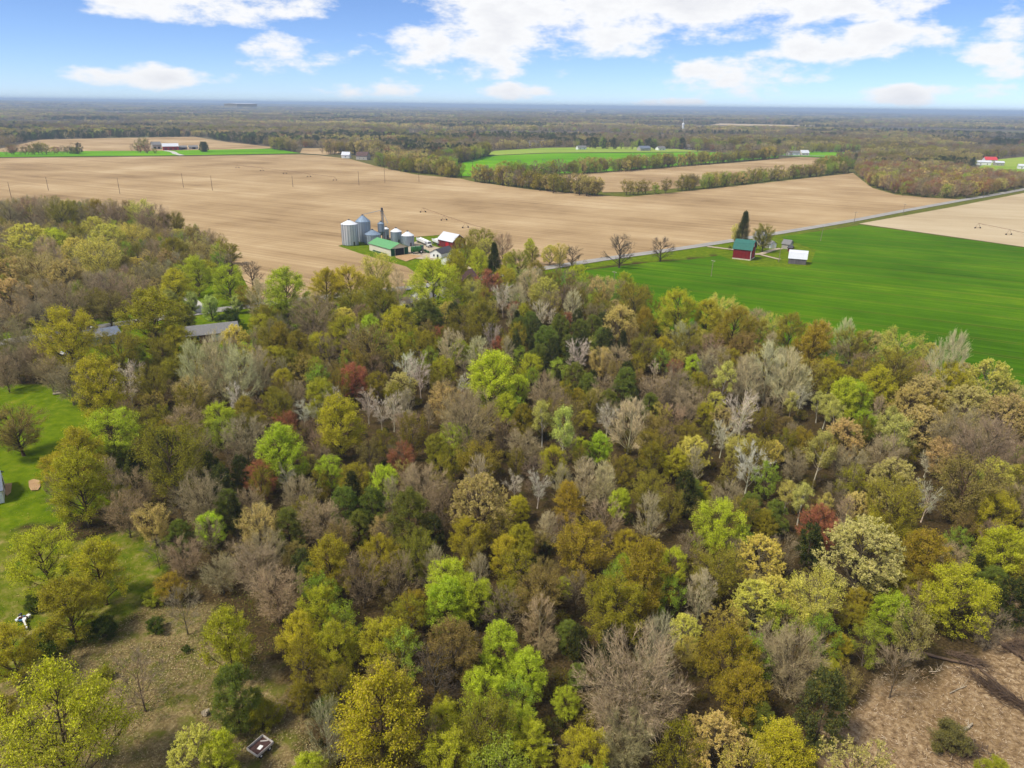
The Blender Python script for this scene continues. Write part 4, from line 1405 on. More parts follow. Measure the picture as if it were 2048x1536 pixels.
    if n5:
        n = nt * n5
        i5 = np.repeat(np.arange(nt), n5)
        w5 = rng.uniform(0.2, 1, n)[:, None]
        s5 = s1[i5] * (1 - w5) + e1[i5] * w5
        e5 = s5 + norm(td[i5] * 0.8 + sph(rng, n) * 1.1 + np.array([0, 0, up])) * (tl[i5] * rng.uniform(0.3, 0.7, n))[:, None]
        v, ff = blades(s5, e5, tww * 0.7)
        put(v, ff, tone_b[ti][i5] * 0.5 + rng.random(n) * 0.5, 0)
    if n4:
        n = nt * n4
        i4 = np.repeat(np.arange(nt), n4)
        w4 = (rng.uniform(0.7, 1.05, n) if tip else rng.uniform(0.1, 1.05, n))[:, None]
        c4 = s1[i4] * (1 - w4) + e1[i4] * w4 + sph(rng, n) * (leaf * (1.1 if tip else 2.2))
        a = norm(rng.normal(size=(n, 3)) + np.array([0, 0, 0.5]))
        if asp < 0.4:
            a = norm(td[i4] * 0.9 + sph(rng, n) * 1.1)
        b = norm(np.cross(a, rng.normal(size=(n, 3))))
        sz = leaf * rng.uniform(0.6, 1.3, n)[:, None]
        V = np.stack([c4 - a * sz * 0.5, c4 + a * sz * 0.15 + b * sz * asp * 0.5, c4 + a * sz * 0.5 - b * sz * asp * 0.35], 1).reshape(-1, 3)
        put(V, np.arange(len(V)).reshape(-1, 3), np.clip(tone_b[ti][i4] * 0.6 + rng.random(n) * 0.4, 0, 1), 1)
    at = {'tone': ('FLOAT', np.concatenate(tone)), 'tone2': ('FLOAT', np.concatenate(tone2)), 'leaf': ('FLOAT', np.concatenate(lf))}
    return wood, chunks, at


# archetypes: growth settings, height to width ratio, crown kind
ARCH = {
    'round':  (dict(cw=0.82, cb=0.16, prof='round', n1=32, n2=6, n3=8, n4=20, leaf=0.18, clump=0.46, twl=0.9, q=(0.38, 0.84), lump=0.07), 1.24, 'leaves', 4),
    'ovate':  (dict(cw=0.66, cb=0.14, prof='ovate', n1=32, n2=6, n3=8, n4=20, leaf=0.178, clump=0.46, twl=0.8, q=(0.38, 0.84), lump=0.06), 1.5, 'leaves', 3),
    'oak':    (dict(cw=0.86, cb=0.2, prof='round', n1=48, n2=7, n3=7, n4=14, leaf=0.19, clump=0.31, twl=0.6, tip=True, q=(0.6, 0.88), lump=0.08), 1.18, 'leaves', 3),
    'sparse': (dict(cw=0.80, cb=0.17, prof='vase', n1=28, n2=6, n3=10, n4=14, leaf=0.165, clump=0.45, twl=1.1, asc=1.1, follow=0.45, up=0.4, q=(0.5, 0.87), lump=0.12), 1.28, 'leaves', 4),
    'bare':   (dict(cw=0.82, cb=0.14, prof='vase', n1=30, n2=7, n3=10, n4=0, n5=8, twl=1.2, tww=0.036, clump=0.46, asc=1.05, follow=0.42, up=0.38, limbr=0.34, trunk=0.18, q=(0.45, 0.88), lump=0.12), 1.28, 'twigs', 5),
    'silver': (dict(cw=0.58, cb=0.12, prof='ovate', n1=24, n2=7, n3=10, n4=0, n5=8, twl=1.1, tww=0.036, clump=0.44, asc=1.6, follow=0.6, up=0.7, limbr=0.34, trunk=0.17, q=(0.45, 0.88), lump=0.13), 1.7, 'twigs', 4),
    'white':  (dict(dome=False, cw=0.60, cb=0.28, prof='vase', n1=16, n2=7, n3=9, n4=0, n5=7, twl=0.9, tww=0.03, clump=0.42, asc=1.3, follow=0.4, up=0.45, limbr=0.36, trunk=0.18, lump=0.2), 1.7, 'twigs', 4),
    'aspen':  (dict(cw=0.40, cb=0.42, prof='ovate', n1=14, n2=5, n3=9, n4=16, leaf=0.18, clump=0.42, twl=0.8, asc=1.3, up=0.6, limbr=0.34, trunk=0.15, lean=0.07), 2.3, 'leaves', 3),
    'pine':   (dict(cw=0.64, cb=0.08, prof='pine', n1=50, n2=6, n3=7, n4=14, leaf=0.34, asp=0.24, clump=0.26, twl=0.55, asc=0.15, follow=0.3, up=0.35, limbr=0.24, q=(0.5, 0.95), tip=True), 1.45, 'leaves', 3),
    'spruce': (dict(dome=False, cw=0.42, cb=0.03, prof='cone', n1=90, n2=4, n3=6, n4=12, leaf=0.30, asp=0.25, clump=0.17, twl=0.38, asc=-0.15, follow=0.5, up=-0.15, limbr=0.14, q=(0.62, 1.08), lump=0.16), 2.2, 'leaves', 2),
    'pear':   (dict(cw=0.50, cb=0.10, prof='column', n1=24, n2=6, n3=8, n4=16, leaf=0.25, clump=0.36, twl=0.7, asc=2.2, follow=0.6, up=0.8, q=(0.45, 0.8)), 1.9, 'leaves', 1),
    'snag':   (dict(dome=False, cw=0.98, cb=0.22, prof='round', n1=15, n2=8, n3=10, n4=0, n5=5, twl=1.1, tww=0.05, clump=0.34, asc=0.7, follow=0.5, up=0.25, limbr=0.6, trunk=0.32), 1.0, 'twigs', 2),
    'bush':   (dict(H=5, cw=1.05, cb=0.04, prof='round', n1=22, n2=6, n3=8, n4=16, leaf=0.17, clump=0.42, twl=0.6, trunk=0.07, tww=0.03, q=(0.3, 0.85), lump=0.22), 0.85, 'leaves', 2),
    'thin':   (dict(dome=False, cw=0.80, cb=0.22, prof='round', n1=16, n2=6, n3=9, n4=0, n5=7, twl=1.1, tww=0.036, clump=0.36, asc=0.9, follow=0.45, up=0.4, limbr=0.34, trunk=0.16), 1.3, 'twigs', 2),
}
VARIANTS = {}


def variant(arch, i):
    """shared meshes of one variant: (trunk mesh, crown mesh, nominal width, nominal height, crown centre height)"""
    key = (arch, i)
    if key not in VARIANTS:
        pr, hw, kind, nv = ARCH[arch]
        pr = dict(pr)
        sd = sum(map(ord, arch)) * 31 + i * 7 + 3
        rg = random.Random(sd)
        pr['clump'] *= rg.uniform(0.9, 1.1)
        wood, ch, at = grow(sd, **pr)
        tm = np_mesh('trunk', wood, [MT['object', 'bark']], True)
        cm = np_mesh('crown', ch, [MT['object', kind]], False, at)
        V = np.concatenate([c[0] for c in ch])
        w = np.percentile(np.abs(V[:, :2]), 97) * 2
        VARIANTS[key] = (tm, cm, w, np.percentile(V[:, 2], 99.5), np.mean(np.percentile(V[:, 2], (4, 99))))
    return VARIANTS[key]


# code: archetypes, crown colour, bark colour, plain name, look, category
CODE = {
    'L': (('round', 'round', 'ovate'), (184, 198, 24), (96, 82, 62), 'leafy_tree', 'bright lime green leafy tree'),
    'G': (('round', 'ovate'), (164, 188, 22), (96, 82, 62), 'leafy_tree', 'vivid green leafy tree'),
    'Y': (('round', 'ovate', 'round'), (178, 172, 16), (96, 82, 62), 'leafy_tree', 'yellow-green leafy tree'),
    'O': (('round', 'sparse', 'ovate', 'sparse'), (142, 136, 32), (100, 88, 68), 'leafy_tree', 'olive green leafing tree'),
    'A': (('round', 'ovate'), (156, 142, 24), (96, 80, 58), 'leafy_tree', 'amber-olive leafing tree'),
    'T': (('oak', 'oak', 'sparse'), (198, 180, 106), (104, 90, 72), 'budding_tree', 'tan budding tree'),
    'P': (('oak', 'sparse'), (208, 200, 84), (150, 140, 112), 'budding_tree', 'pale yellow budding tree'),
    'N': (('bare',), (162, 144, 106), (120, 106, 82), 'bare_tree', 'bare grey-brown twiggy tree'),
    'S': (('silver',), (200, 188, 140), (188, 178, 140), 'bare_tree', 'bare silvery upswept tree'),
    'W': (('white',), (214, 202, 176), (216, 204, 178), 'bare_tree', 'bare whitish skeletal tree'),
    'R': (('sparse', 'round'), (166, 102, 70), (100, 80, 66), 'leafy_tree', 'rust red budding tree'),
    'B': (('sparse', 'round'), (142, 126, 64), (100, 82, 64), 'leafy_tree', 'bronze brown leafing tree'),
    'C': (('pine',), (110, 124, 44), (86, 70, 54), 'pine_tree', 'dark green pine'),
    'D': (('bush',), (60, 84, 22), (80, 66, 50), 'shrub', 'dark green shrub'),
    'K': (('snag',), (96, 82, 70), (86, 74, 64), 'bare_tree', 'bare dark spreading tree'),
    'J': (('pear',), (168, 178, 92), (110, 96, 76), 'leafy_tree', 'narrow pale green tree'),
    'Q': (('aspen',), (190, 188, 92), (206, 196, 176), 'aspen_tree', 'slender white-trunked tree'),
    'E': (('spruce',), (46, 62, 26), (80, 66, 50), 'spruce_tree', 'dark pointed spruce'),
    'H': (('thin',), (140, 126, 100), (114, 100, 80), 'bare_tree', 'thin see-through bare tree'),
    'V': (('bush',), (116, 116, 62), (90, 76, 56), 'shrub', 'dull olive brushy shrub'),
    'M': (('bush',), (146, 150, 24), (90, 76, 56), 'shrub', 'light green shrub'),
}

# crown centre x, crown centre y, crown width (photograph pixels), code
CATALOG = """
130,672,98,Y 305,637,108,A 362,630,42,O 15,672,48,N 55,690,50,N 32,722,50,N 77,716,50,N 98,742,42,N 8,742,40,N 137,762,56,N 197,772,84,Y
255,758,44,W 272,740,30,W 300,768,58,O 345,746,48,O 240,702,70,O 275,716,30,C 322,706,50,O 318,678,40,T 355,682,42,Y 392,735,62,S 435,722,72,S 476,740,62,S
512,746,38,S 470,678,50,P 490,706,36,L 385,786,58,T 370,846,62,N 440,838,60,L 470,790,34,W 492,822,46,O 225,862,92,L 236,908,40,C 290,842,46,O 330,856,40,A
345,908,112,O 490,872,70,N 160,900,70,Y 32,852,76,B 570,586,82,G 650,576,62,Y 698,570,72,Y 742,578,50,Y 520,592,46,S 530,636,52,O 576,620,46,O 625,630,78,N
615,612,30,P 525,650,46,Y 545,660,42,A 562,678,50,O 730,596,38,P 762,602,66,O 700,606,50,O 720,628,40,N 797,604,40,N 688,636,44,P 690,662,60,Y 730,640,30,O
740,656,42,L 800,650,66,Y 850,634,56,C 828,640,40,C 870,640,36,C 897,622,40,P 930,640,58,O 966,640,60,O 945,582,40,P 1006,590,42,W 640,688,48,Y 596,692,46,O
540,686,48,O 740,694,74,B 802,690,40,Y 855,662,28,Y 855,686,44,A 880,666,30,R 920,700,36,L 902,690,48,S 957,702,42,S 983,666,36,W 996,686,28,R 976,702,26,N
520,730,52,S 551,716,46,Y 566,762,38,Y 582,722,36,O 630,736,40,G 660,748,46,B 705,756,56,R 590,786,46,N 642,790,58,Y 756,768,46,O 800,772,62,T 840,740,52,W
818,735,46,W 886,740,48,Y 926,766,32,W 985,756,88,L 1002,730,50,L 1012,812,46,L 890,802,66,T 946,800,40,B 935,842,108,N 550,802,50,O 605,820,36,W 632,816,30,W
662,796,42,W 570,848,42,R 680,842,86,Y 735,800,38,W 762,816,38,W 786,812,42,W 816,852,52,N 520,842,32,Y 910,880,66,L 1090,582,52,P 1066,582,22,Q 1036,596,36,S
1030,616,26,R 1105,602,34,P 1046,626,30,Y 1080,622,36,W 1146,606,36,S 1105,632,26,W 1135,636,24,R 1160,586,42,N 1185,600,28,L 1206,580,54,T 1270,604,68,O
1230,616,32,T 1210,622,36,O 1242,642,60,T 1290,642,42,A 1312,644,40,G 1355,622,74,Y 1412,636,52,Y 1442,622,54,P 1482,632,36,P 1436,646,28,T 1470,656,78,A
1516,642,42,N 1360,668,32,S 1386,662,28,S 1406,672,28,P 1376,692,50,O 1426,688,40,N 1490,696,58,B 1040,660,38,C 1062,646,38,C 1092,682,50,C 1080,712,42,C
1120,662,44,C 1136,692,34,C 1160,666,44,C 1186,656,40,C 1202,682,36,C 1150,756,50,C 1176,772,42,C 1250,772,58,C 1216,802,38,C 1300,812,36,C 1156,704,46,W
1186,686,26,P 1200,720,46,T 1232,720,58,N 1262,672,28,N 1290,698,54,O 1326,696,42,Y 1356,716,32,P 1310,732,22,W 1386,730,36,L 1350,736,32,R 1312,782,58,N
1350,772,60,N 1376,802,54,N 1396,762,32,A 1430,722,50,N 1460,722,46,A 1450,748,42,Q 1496,752,62,S 1536,736,72,S 1576,746,62,S 1602,764,46,S 1430,802,36,P
1410,824,36,Y 1486,822,56,W 1446,866,46,W 1060,732,46,Y 1054,752,26,L 1036,772,42,L 1090,792,70,N 1120,814,42,N 1156,796,32,A 1196,796,36,T 1170,836,36,Y
1086,826,42,Q 1126,846,52,Q 1046,838,46,O 1214,832,42,W 1260,842,66,S 1310,862,52,B 1346,832,42,N 1372,872,50,O 1580,662,60,O 1546,652,44,P 1640,668,42,T
1630,692,66,A 1690,668,38,S 1706,688,60,O 1740,692,52,T 1800,702,74,P 1860,706,34,P 1786,742,84,O 1820,728,28,P 1846,746,42,N 1900,728,74,S 1900,768,56,Y
1976,768,76,P 1926,748,42,T 2010,784,46,O 2034,796,50,T 1850,788,66,T 1820,808,62,T 1876,818,46,A 1936,812,76,T 2010,834,72,T 1660,748,50,Y 1700,758,38,O
1756,772,60,Y 1690,792,50,L 1716,792,50,L 1730,846,46,G 1655,806,32,Q 1640,800,26,Q 1672,820,30,Q 1776,838,36,Q 1800,862,46,Q 1846,848,70,T 1920,868,88,N
1970,892,88,N 2032,912,52,N 1602,790,32,W 1585,800,24,Q 1690,872,66,T 1640,892,50,Q 1600,882,46,A 1570,852,38,B 1546,902,42,P 1590,928,46,N 1770,908,60,N
1886,912,52,T 1990,948,56,P 1856,920,28,W 1700,932,60,N 1920,948,46,B 158,962,92,Y 118,935,58,Y 195,942,54,O 266,932,32,C 276,978,50,N 250,1022,66,N
400,992,80,N 440,962,38,C 455,1012,52,C 420,1052,52,L 305,1042,56,T 85,1112,98,Y 195,1132,84,Y 360,1066,42,C 366,1108,56,N 312,1100,44,H 500,1002,50,N
520,952,56,R 440,1142,60,N 516,1052,70,T 512,1132,80,N 562,902,86,G 660,942,56,G 572,948,36,W 620,926,36,P 600,992,70,N 710,956,56,A 766,962,60,L 808,918,56,R
845,972,80,N 870,898,46,O 960,922,76,O 960,1006,108,T 576,1056,56,C 690,1012,60,C 746,1012,56,C 820,1032,80,C 716,1052,46,C 640,1042,76,N 680,1066,50,N
766,1056,46,T 590,1106,46,B 532,1102,66,N 660,1122,80,A 760,1112,80,Y 830,1106,76,O 936,1072,72,Y 900,1162,86,L 1010,1102,60,Y 616,1152,42,C 1160,892,38,L
1200,892,48,G 1106,922,56,Y 1046,892,60,N 1030,962,36,W 1076,966,42,W 1070,906,36,N 1170,955,54,S 1206,960,50,S 1306,892,60,O 1250,936,46,O 1350,922,50,Y
1386,902,60,P 1300,982,70,O 1242,1002,44,L 1136,996,60,A 1036,1012,42,Y 1096,1052,46,S 1082,1078,36,B 1040,1082,56,Y 1170,1092,100,A 1250,1082,50,Y 1440,1052,94,L
1290,1142,98,A 1346,1126,56,L 1246,1128,38,G 1410,982,32,Y 1456,992,56,N 1500,922,60,W 1470,892,42,P 1502,884,32,P 1386,982,38,C 1500,1012,42,C 1530,1042,42,A
1520,1112,84,P 1430,1142,88,O 1086,1152,60,B 1550,1032,46,C 1606,988,36,Q 1576,978,30,Q 1650,1002,28,Q 1640,1048,66,R 1716,1008,46,T 1726,1102,128,T 1746,1062,60,Y
1790,1012,90,O 1786,962,76,T 1856,988,42,W 1940,972,98,B 1850,1112,80,A 1986,1028,70,Y 2042,1002,52,N 2036,952,42,P 1910,1112,42,N 1916,1188,104,Y 2012,1112,76,Y
1982,1172,52,C 1632,1202,92,P 1800,1166,52,A 1782,1226,70,G 1720,1198,42,A 1626,1086,36,C 1546,1192,70,P 134,1208,88,A 22,1298,76,Y 200,1254,46,D 86,1286,48,D
310,1248,32,D 372,1296,14,D 70,1202,32,D 365,1212,70,H 310,1190,38,M 340,1170,46,A 455,1276,84,Y 275,1352,96,H 112,1446,172,L 392,1504,80,P 436,1508,72,L
468,1392,86,C 482,1428,38,C 526,1424,56,M 210,1345,24,M 50,1376,18,D 8,1424,44,A 640,1218,76,Y 600,1272,72,Y 670,1288,80,Y 766,1278,90,Y 830,1212,60,A
892,1200,80,L 942,1192,80,L 906,1292,100,B 870,1344,122,K 1000,1292,80,G 755,1442,156,Y 656,1352,60,O 600,1388,46,O 650,1412,42,D 1056,1342,72,L 970,1384,80,L
892,1442,72,L 962,1456,108,O 1040,1442,72,L 900,1524,100,L 620,1540,52,L 800,1514,80,B 1016,1192,60,O 886,1408,42,A 552,1184,90,N 1076,1184,98,B 1126,1172,32,L
1080,1232,60,S 1232,1212,120,A 1136,1268,46,C 1096,1288,38,N 1156,1348,38,C 1265,1366,176,N 1130,1402,52,L 1062,1484,72,L 1170,1504,80,Y 1370,1258,56,P 1376,1302,42,P
1460,1312,100,A 1492,1384,80,A 1430,1484,100,T 1540,1294,70,N 1510,1202,80,P 1402,1182,60,S 1250,1474,90,N 1522,1444,52,C 1562,1494,92,Y 1586,1316,100,N 1680,1292,42,Y
1656,1348,46,Y 1706,1232,42,A 1796,1330,84,H 1900,1470,54,V 1990,1535,40,M
20,428,46,N 60,424,46,N 95,428,46,N 125,432,42,O 147,424,34,O 170,432,42,N 195,428,38,A 222,432,46,N 247,428,42,B 280,428,42,P 306,442,54,N 346,448,38,O
190,458,38,P 266,474,46,P 55,482,68,P 110,484,46,L 150,474,42,O 10,474,42,N 216,478,60,P 96,512,50,S 150,504,52,P 200,518,78,P 30,548,68,T 80,544,68,T 130,554,62,T
236,534,52,B 270,534,42,P 300,554,52,N 20,592,60,T 70,594,60,N 130,604,68,N 220,574,60,N 270,584,58,N 30,624,56,N 90,628,50,N 180,602,46,O 356,474,34,P 386,474,40,B
410,478,36,N 432,484,34,N 460,504,36,O 322,504,50,N 350,504,42,O 353,572,54,Y 390,544,50,L 415,538,38,Y 456,562,60,G 502,542,50,K 340,602,26,J 383,602,24,J
421,612,28,J 473,606,20,J 460,636,46,D 372,646,32,D 215,612,56,B 165,642,44,K 36,640,28,M 500,592,48,O 866,562,88,L 755,538,56,P 795,562,38,S 912,542,60,Y
956,526,42,L 962,484,54,O 972,500,46,P 930,502,48,O 1006,488,38,N 988,522,31,E 1060,492,22,L 1064,508,28,O 1016,524,28,Y 1036,526,50,O 1072,544,42,O 1060,566,46,S
1010,558,46,Y 975,565,50,R 1100,506,34,P 1120,506,32,P 1144,506,42,K 1241,494,66,K 1323,492,46,K 1474,464,24,P 1487,460,28,E 1529,470,34,O 1156,552,46,L 1250,566,38,Y
"""

ORD = ['first', 'second', 'third', 'fourth', 'fifth', 'sixth', 'seventh', 'eighth', 'ninth', 'tenth', 'eleventh', 'twelfth', 'thirteenth',
       'fourteenth', 'fifteenth', 'sixteenth', 'seventeenth', 'eighteenth', 'nineteenth', 'twentieth']


def zone(x, y):
    if x < 480 and y < 560:
        return 'in ploughed-field wood, ' + ('far edge' if y < 465 else 'middle')
    if x < 330 and y < 660:
        return 'in the wood along the road'
    if x < 540 and y < 660:
        return 'around the ranch house yard'
    if y < 580 and x < 1085:
        return 'by the grain farm road'
    if y < 530 and x < 1345:
        return 'on the verge before the wheat'
    if y < 520:
        return 'beside the red barn'
    if x < 120 and y < 770:
        return 'in the thicket above the lawn'
    if x < 335 and 840 < y < 1300:
        return 'on the lawn and its edge'
    if x < 560 and y >= 1240:
        return 'in the leaf-strewn clearing'
    if x > 1770 and y > 1180:
        return 'at the edge of the cleared ground'
    band = 'back' if y < 690 else 'far part' if y < 800 else 'middle' if y < 930 else 'near part' if y < 1120 else 'front' if y < 1300 else 'nearest row'
    col = 'left' if x < 680 else 'centre' if x < 1200 else 'right' if x < 1640 else 'field side'
    return 'in big wood, %s %s' % (col, band)


TREES = []          # (x, y, width) of every single tree
WFAC = 0.94


def plant_catalog():
    rng = random.Random(12)
    items = []
    for s in CATALOG.split():
        a = s.split(',')
        items.append((float(a[0]), float(a[1]), float(a[2]), a[3]))
    # labels: look, place, and rank among its like in that place
    groups = {}
    for i, (x, y, w, c) in enumerate(items):
        groups.setdefault((CODE[c][4], zone(x, y)), []).append(i)
    labels = {}
    for (look, zn), ids in groups.items():
        ids.sort(key=lambda i: (items[i][0], items[i][1]))
        for k, i in enumerate(ids):
            if len(ids) == 1:
                labels[i] = '%s %s' % (look, zn)
            elif len(ids) == 2:
                labels[i] = '%s %s, %s one' % (look, zn, ('left', 'right')[k])
            else:
                labels[i] = '%s %s, %s from left' % (look, zn, ORD[k])
    for i, (x, y, w, c) in enumerate(items):
        archs, crown, bark, name, look = CODE[c]
        arch = archs[i % len(archs)]
        hw, kind, nv = ARCH[arch][1:]
        tm, cm, vw, vh, vc = variant(arch, rng.randrange(nv))
        hw *= rng.uniform(1.02, 1.28)
        if y < 470:
            hw *= 1.1
        elif x < 560 and y < 665:
            hw *= 0.85
        if zone(x, y) == 'on the lawn and its edge':
            hw *= 0.9
        zc = 6.0
        for _ in range(4):
            p = gp(x, y, zc)
            wm = w * WFAC * (p - Vector((0, 0, CAM_H))).length / FPX
            hm = min(wm * hw, 21.0)
            if wm > 5 and c not in 'DMV':
                hm = max(hm, 8.0)
            zc = hm * vc / vh
        sx, sz = wm / vw, hm / vh
        root = thing(name, labels[i], 'shrub' if c in 'DMV' else 'tree', (p.x, p.y, -0.12), rng.uniform(0, 6.283),
                     {'shrub': 'single shrubs', 'pine_tree': 'pines in the wood', 'bare_tree': 'bare trees', 'budding_tree': 'budding trees'}.get(name, 'trees in young leaf'))
        root.scale = (sx * rng.uniform(0.94, 1.06), sx * rng.uniform(0.94, 1.06), sz)
        j = lambda v: max(4, min(250, v * rng.uniform(0.96, 1.04)))
        for me, nm, colr in ((tm, 'trunk', bark), (cm, 'crown', crown)):
            o = bpy.data.objects.new(nm, me)
            COL.objects.link(o)
            o.parent = root
            b = rng.uniform(0.94, 1.06)
            if nm == 'crown' and c not in 'CDE':
                colr = tuple(v * 0.97 + m_ * 0.03 for v, m_ in zip(colr, (148, 138, 64)))
            o.color = srgb(*(j(v) * b for v in colr), k=CROWN_K if nm == 'crown' else 1.0)
        TREES.append((p.x, p.y, wm, c))


CROWN_K = 1.32
plant_catalog()


# ------------------------------------------------------------------ masses of plants nobody could count: instanced
def source_collection(name, specs, single=None):
    col = bpy.data.collections.new(name)
    for k, (kind, pr) in enumerate(specs):
        wood, ch, at = grow(900 + k * 13 + len(name), **pr)
        nw = sum(len(c[0]) for c in wood)
        at = {a: (t_, np.concatenate([np.full(nw, 0.5), v])) for a, (t_, v) in at.items()}
        me = np_mesh('plant', [(c[0], c[1], 0) for c in wood] + [(c[0], c[1], 1) for c in ch], [MT['stuff', 'bark'], MT['stuff', kind]], False, at)
        # unit height
        V = np.concatenate([c[0] for c in ch])
        h = np.percentile(V[:, 2], 99.5)
        me.transform(Matrix.Scale(1.0 / h, 4))
        o = bpy.data.objects.new('%s_%02d' % (name, k), me)
        col.objects.link(o)
    return col


def scatter(name, pts, scl, rot, idx, tint, bark, col):
    n = len(pts)
    me = bpy.data.meshes.new(name)
    me.vertices.add(n)
    me.vertices.foreach_set('co', np.asarray(pts, np.float32).ravel())
    for k, typ, key, arr in (('scl', 'FLOAT_VECTOR', 'vector', scl), ('rot', 'FLOAT', 'value', rot), ('idx', 'INT', 'value', idx),
                             ('tint', 'FLOAT_COLOR', 'color', tint), ('bark', 'FLOAT_COLOR', 'color', bark)):
        a = me.attributes.new(k, typ, 'POINT')
        a.data.foreach_set(key, np.asarray(arr, np.int32 if typ == 'INT' else np.float32).ravel())
    o = bpy.data.objects.new(name, me)
    COL.objects.link(o)
    g = bpy.data.node_groups.new(name, 'GeometryNodeTree')
    g.interface.new_socket('Geometry', in_out='INPUT', socket_type='NodeSocketGeometry')
    g.interface.new_socket('Geometry', in_out='OUTPUT', socket_type='NodeSocketGeometry')
    N, L = g.nodes, g.links
    gi, go = N.new('NodeGroupInput'), N.new('NodeGroupOutput')
    ip = N.new('GeometryNodeInstanceOnPoints')
    ci = N.new('GeometryNodeCollectionInfo')
    ci.inputs['Collection'].default_value = col
    ci.inputs['Separate Children'].default_value = True
    ci.inputs['Reset Children'].default_value = True
    ip.inputs['Pick Instance'].default_value = True

    def named(k, t):
        nd = N.new('GeometryNodeInputNamedAttribute')
        nd.data_type = t
        nd.inputs['Name'].default_value = k
        return nd.outputs[0]

    L.new(gi.outputs[0], ip.inputs['Points'])
    L.new(ci.outputs[0], ip.inputs['Instance'])
    L.new(named('idx', 'INT'), ip.inputs['Instance Index'])
    cx = N.new('ShaderNodeCombineXYZ')
    L.new(named('rot', 'FLOAT'), cx.inputs[2])
    er = N.new('FunctionNodeEulerToRotation')
    L.new(cx.outputs[0], er.inputs[0])
    L.new(er.outputs[0], ip.inputs['Rotation'])
    L.new(named('scl', 'FLOAT_VECTOR'), ip.inputs['Scale'])
    L.new(ip.outputs[0], go.inputs[0])
    o.modifiers.new('scatter', 'NODES').node_group = g
    return o


lo = dict(n1=14, n2=4, n3=4, n4=6, leaf=0.6, sides=4, twl=1.0, tww=0.09)
lob = dict(n1=11, n2=5, n3=5, n4=0, n5=4, sides=4, twl=1.6, tww=0.11)
MIX = [('leaves', dict(ARCH['round'][0], **lo)), ('leaves', dict(ARCH['oak'][0], **lo)), ('leaves', dict(ARCH['sparse'][0], **lo)),
       ('twigs', dict(ARCH['bare'][0], **lob)), ('twigs', dict(ARCH['silver'][0], **lob)), ('twigs', dict(ARCH['bare'][0], **dict(lob, prof='round', asc=0.9))),
       ('leaves', dict(ARCH['pine'][0], **dict(lo, n1=20, asp=0.5, leaf=0.7))), ('leaves', dict(ARCH['spruce'][0], **dict(lo, n1=26, n2=3, asp=0.5, leaf=0.7)))]
SRC_LO = source_collection('woodland_tree', MIX)
md = dict(n1=20, n2=5, n3=6, n4=11, leaf=0.27, sides=5, twl=0.9, tww=0.05, clump=0.46)
mdb = dict(n1=22, n2=6, n3=8, n4=0, n5=6, sides=5, twl=1.2, tww=0.045, clump=0.46)
SRC_MD = source_collection('wood_filler', [(k_, dict(p_, **(mdb if k_ == 'twigs' else dict(md, **({'leaf': 0.4, 'n1': 34, 'clump': 0.26} if p_.get('asp') else {}))))) for k_, p_ in MIX])
HW = np.array([0.86, 0.92, 0.84, 0.86, 0.56, 0.86, 0.6, 0.42])
# palette rows: variant index, crown colour, bark colour, usual height to width ratio
PAL = {
    'brown': [(3, (150, 132, 98)), (5, (142, 125, 94)), (3, (154, 138, 104)), (2, (142, 128, 66)), (5, (150, 130, 98))],
    'olive': [(0, (134, 130, 24)), (2, (128, 122, 30)), (0, (154, 148, 22)), (1, (178, 164, 68)), (2, (144, 132, 40))],
    'tan':   [(1, (192, 174, 104)), (1, (180, 170, 88)), (2, (172, 156, 90)), (3, (156, 142, 112))],
    'pine':  [(6, (62, 76, 36)), (6, (74, 88, 42)), (7, (54, 66, 34))],
    'rust':  [(2, (150, 100, 68)), (5, (146, 110, 90))],
    'lime':  [(0, (160, 176, 50)), (0, (140, 168, 40))],
    'pale':  [(4, (186, 172, 128)), (4, (178, 166, 126))],
}


def dress(rng, fam):
    """per point: variant, tint, bark from a family name array"""
    n = len(fam)
    idx = np.zeros(n, int)
    tint = np.ones((n, 4))
    bark = np.tile(np.array(srgb(106, 94, 78)), (n, 1))
    names = list(PAL)
    for k, nm in enumerate(names):
        m = np.where(fam == k)[0]
        if not len(m):
            continue
        ch = rng.integers(0, len(PAL[nm]), len(m))
        idx[m] = np.array([p[0] for p in PAL[nm]])[ch]
        tint[m] = np.array([srgb(*p[1]) for p in PAL[nm]])[ch]
        if nm == 'pale':
            bark[m] = srgb(170, 160, 136)
    tint[:, :3] *= rng.uniform(0.82, 1.2, (n, 1)) * (1 + rng.normal(size=(n, 3)) * 0.04)
    return idx, np.clip(tint, 0, 1), bark


FAM = {k: i for i, k in enumerate(PAL)}


def plants(name, x, y, h, fam, rng, label, cat, wide=1.0, z=None, bright=1.0, src=None):
    idx, tint, bark = dress(rng, fam)
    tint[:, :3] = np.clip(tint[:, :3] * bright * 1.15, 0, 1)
    n = len(x)
    sw = h * wide * rng.uniform(0.9, 1.2, n)
    scl = np.stack([sw, sw, h], -1)
    pts = np.stack([x, y, np.full(n, -0.15) if z is None else z - 0.4], -1)
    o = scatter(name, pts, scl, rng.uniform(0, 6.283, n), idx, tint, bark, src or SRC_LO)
    return tag(o, label, cat, kind='stuff')


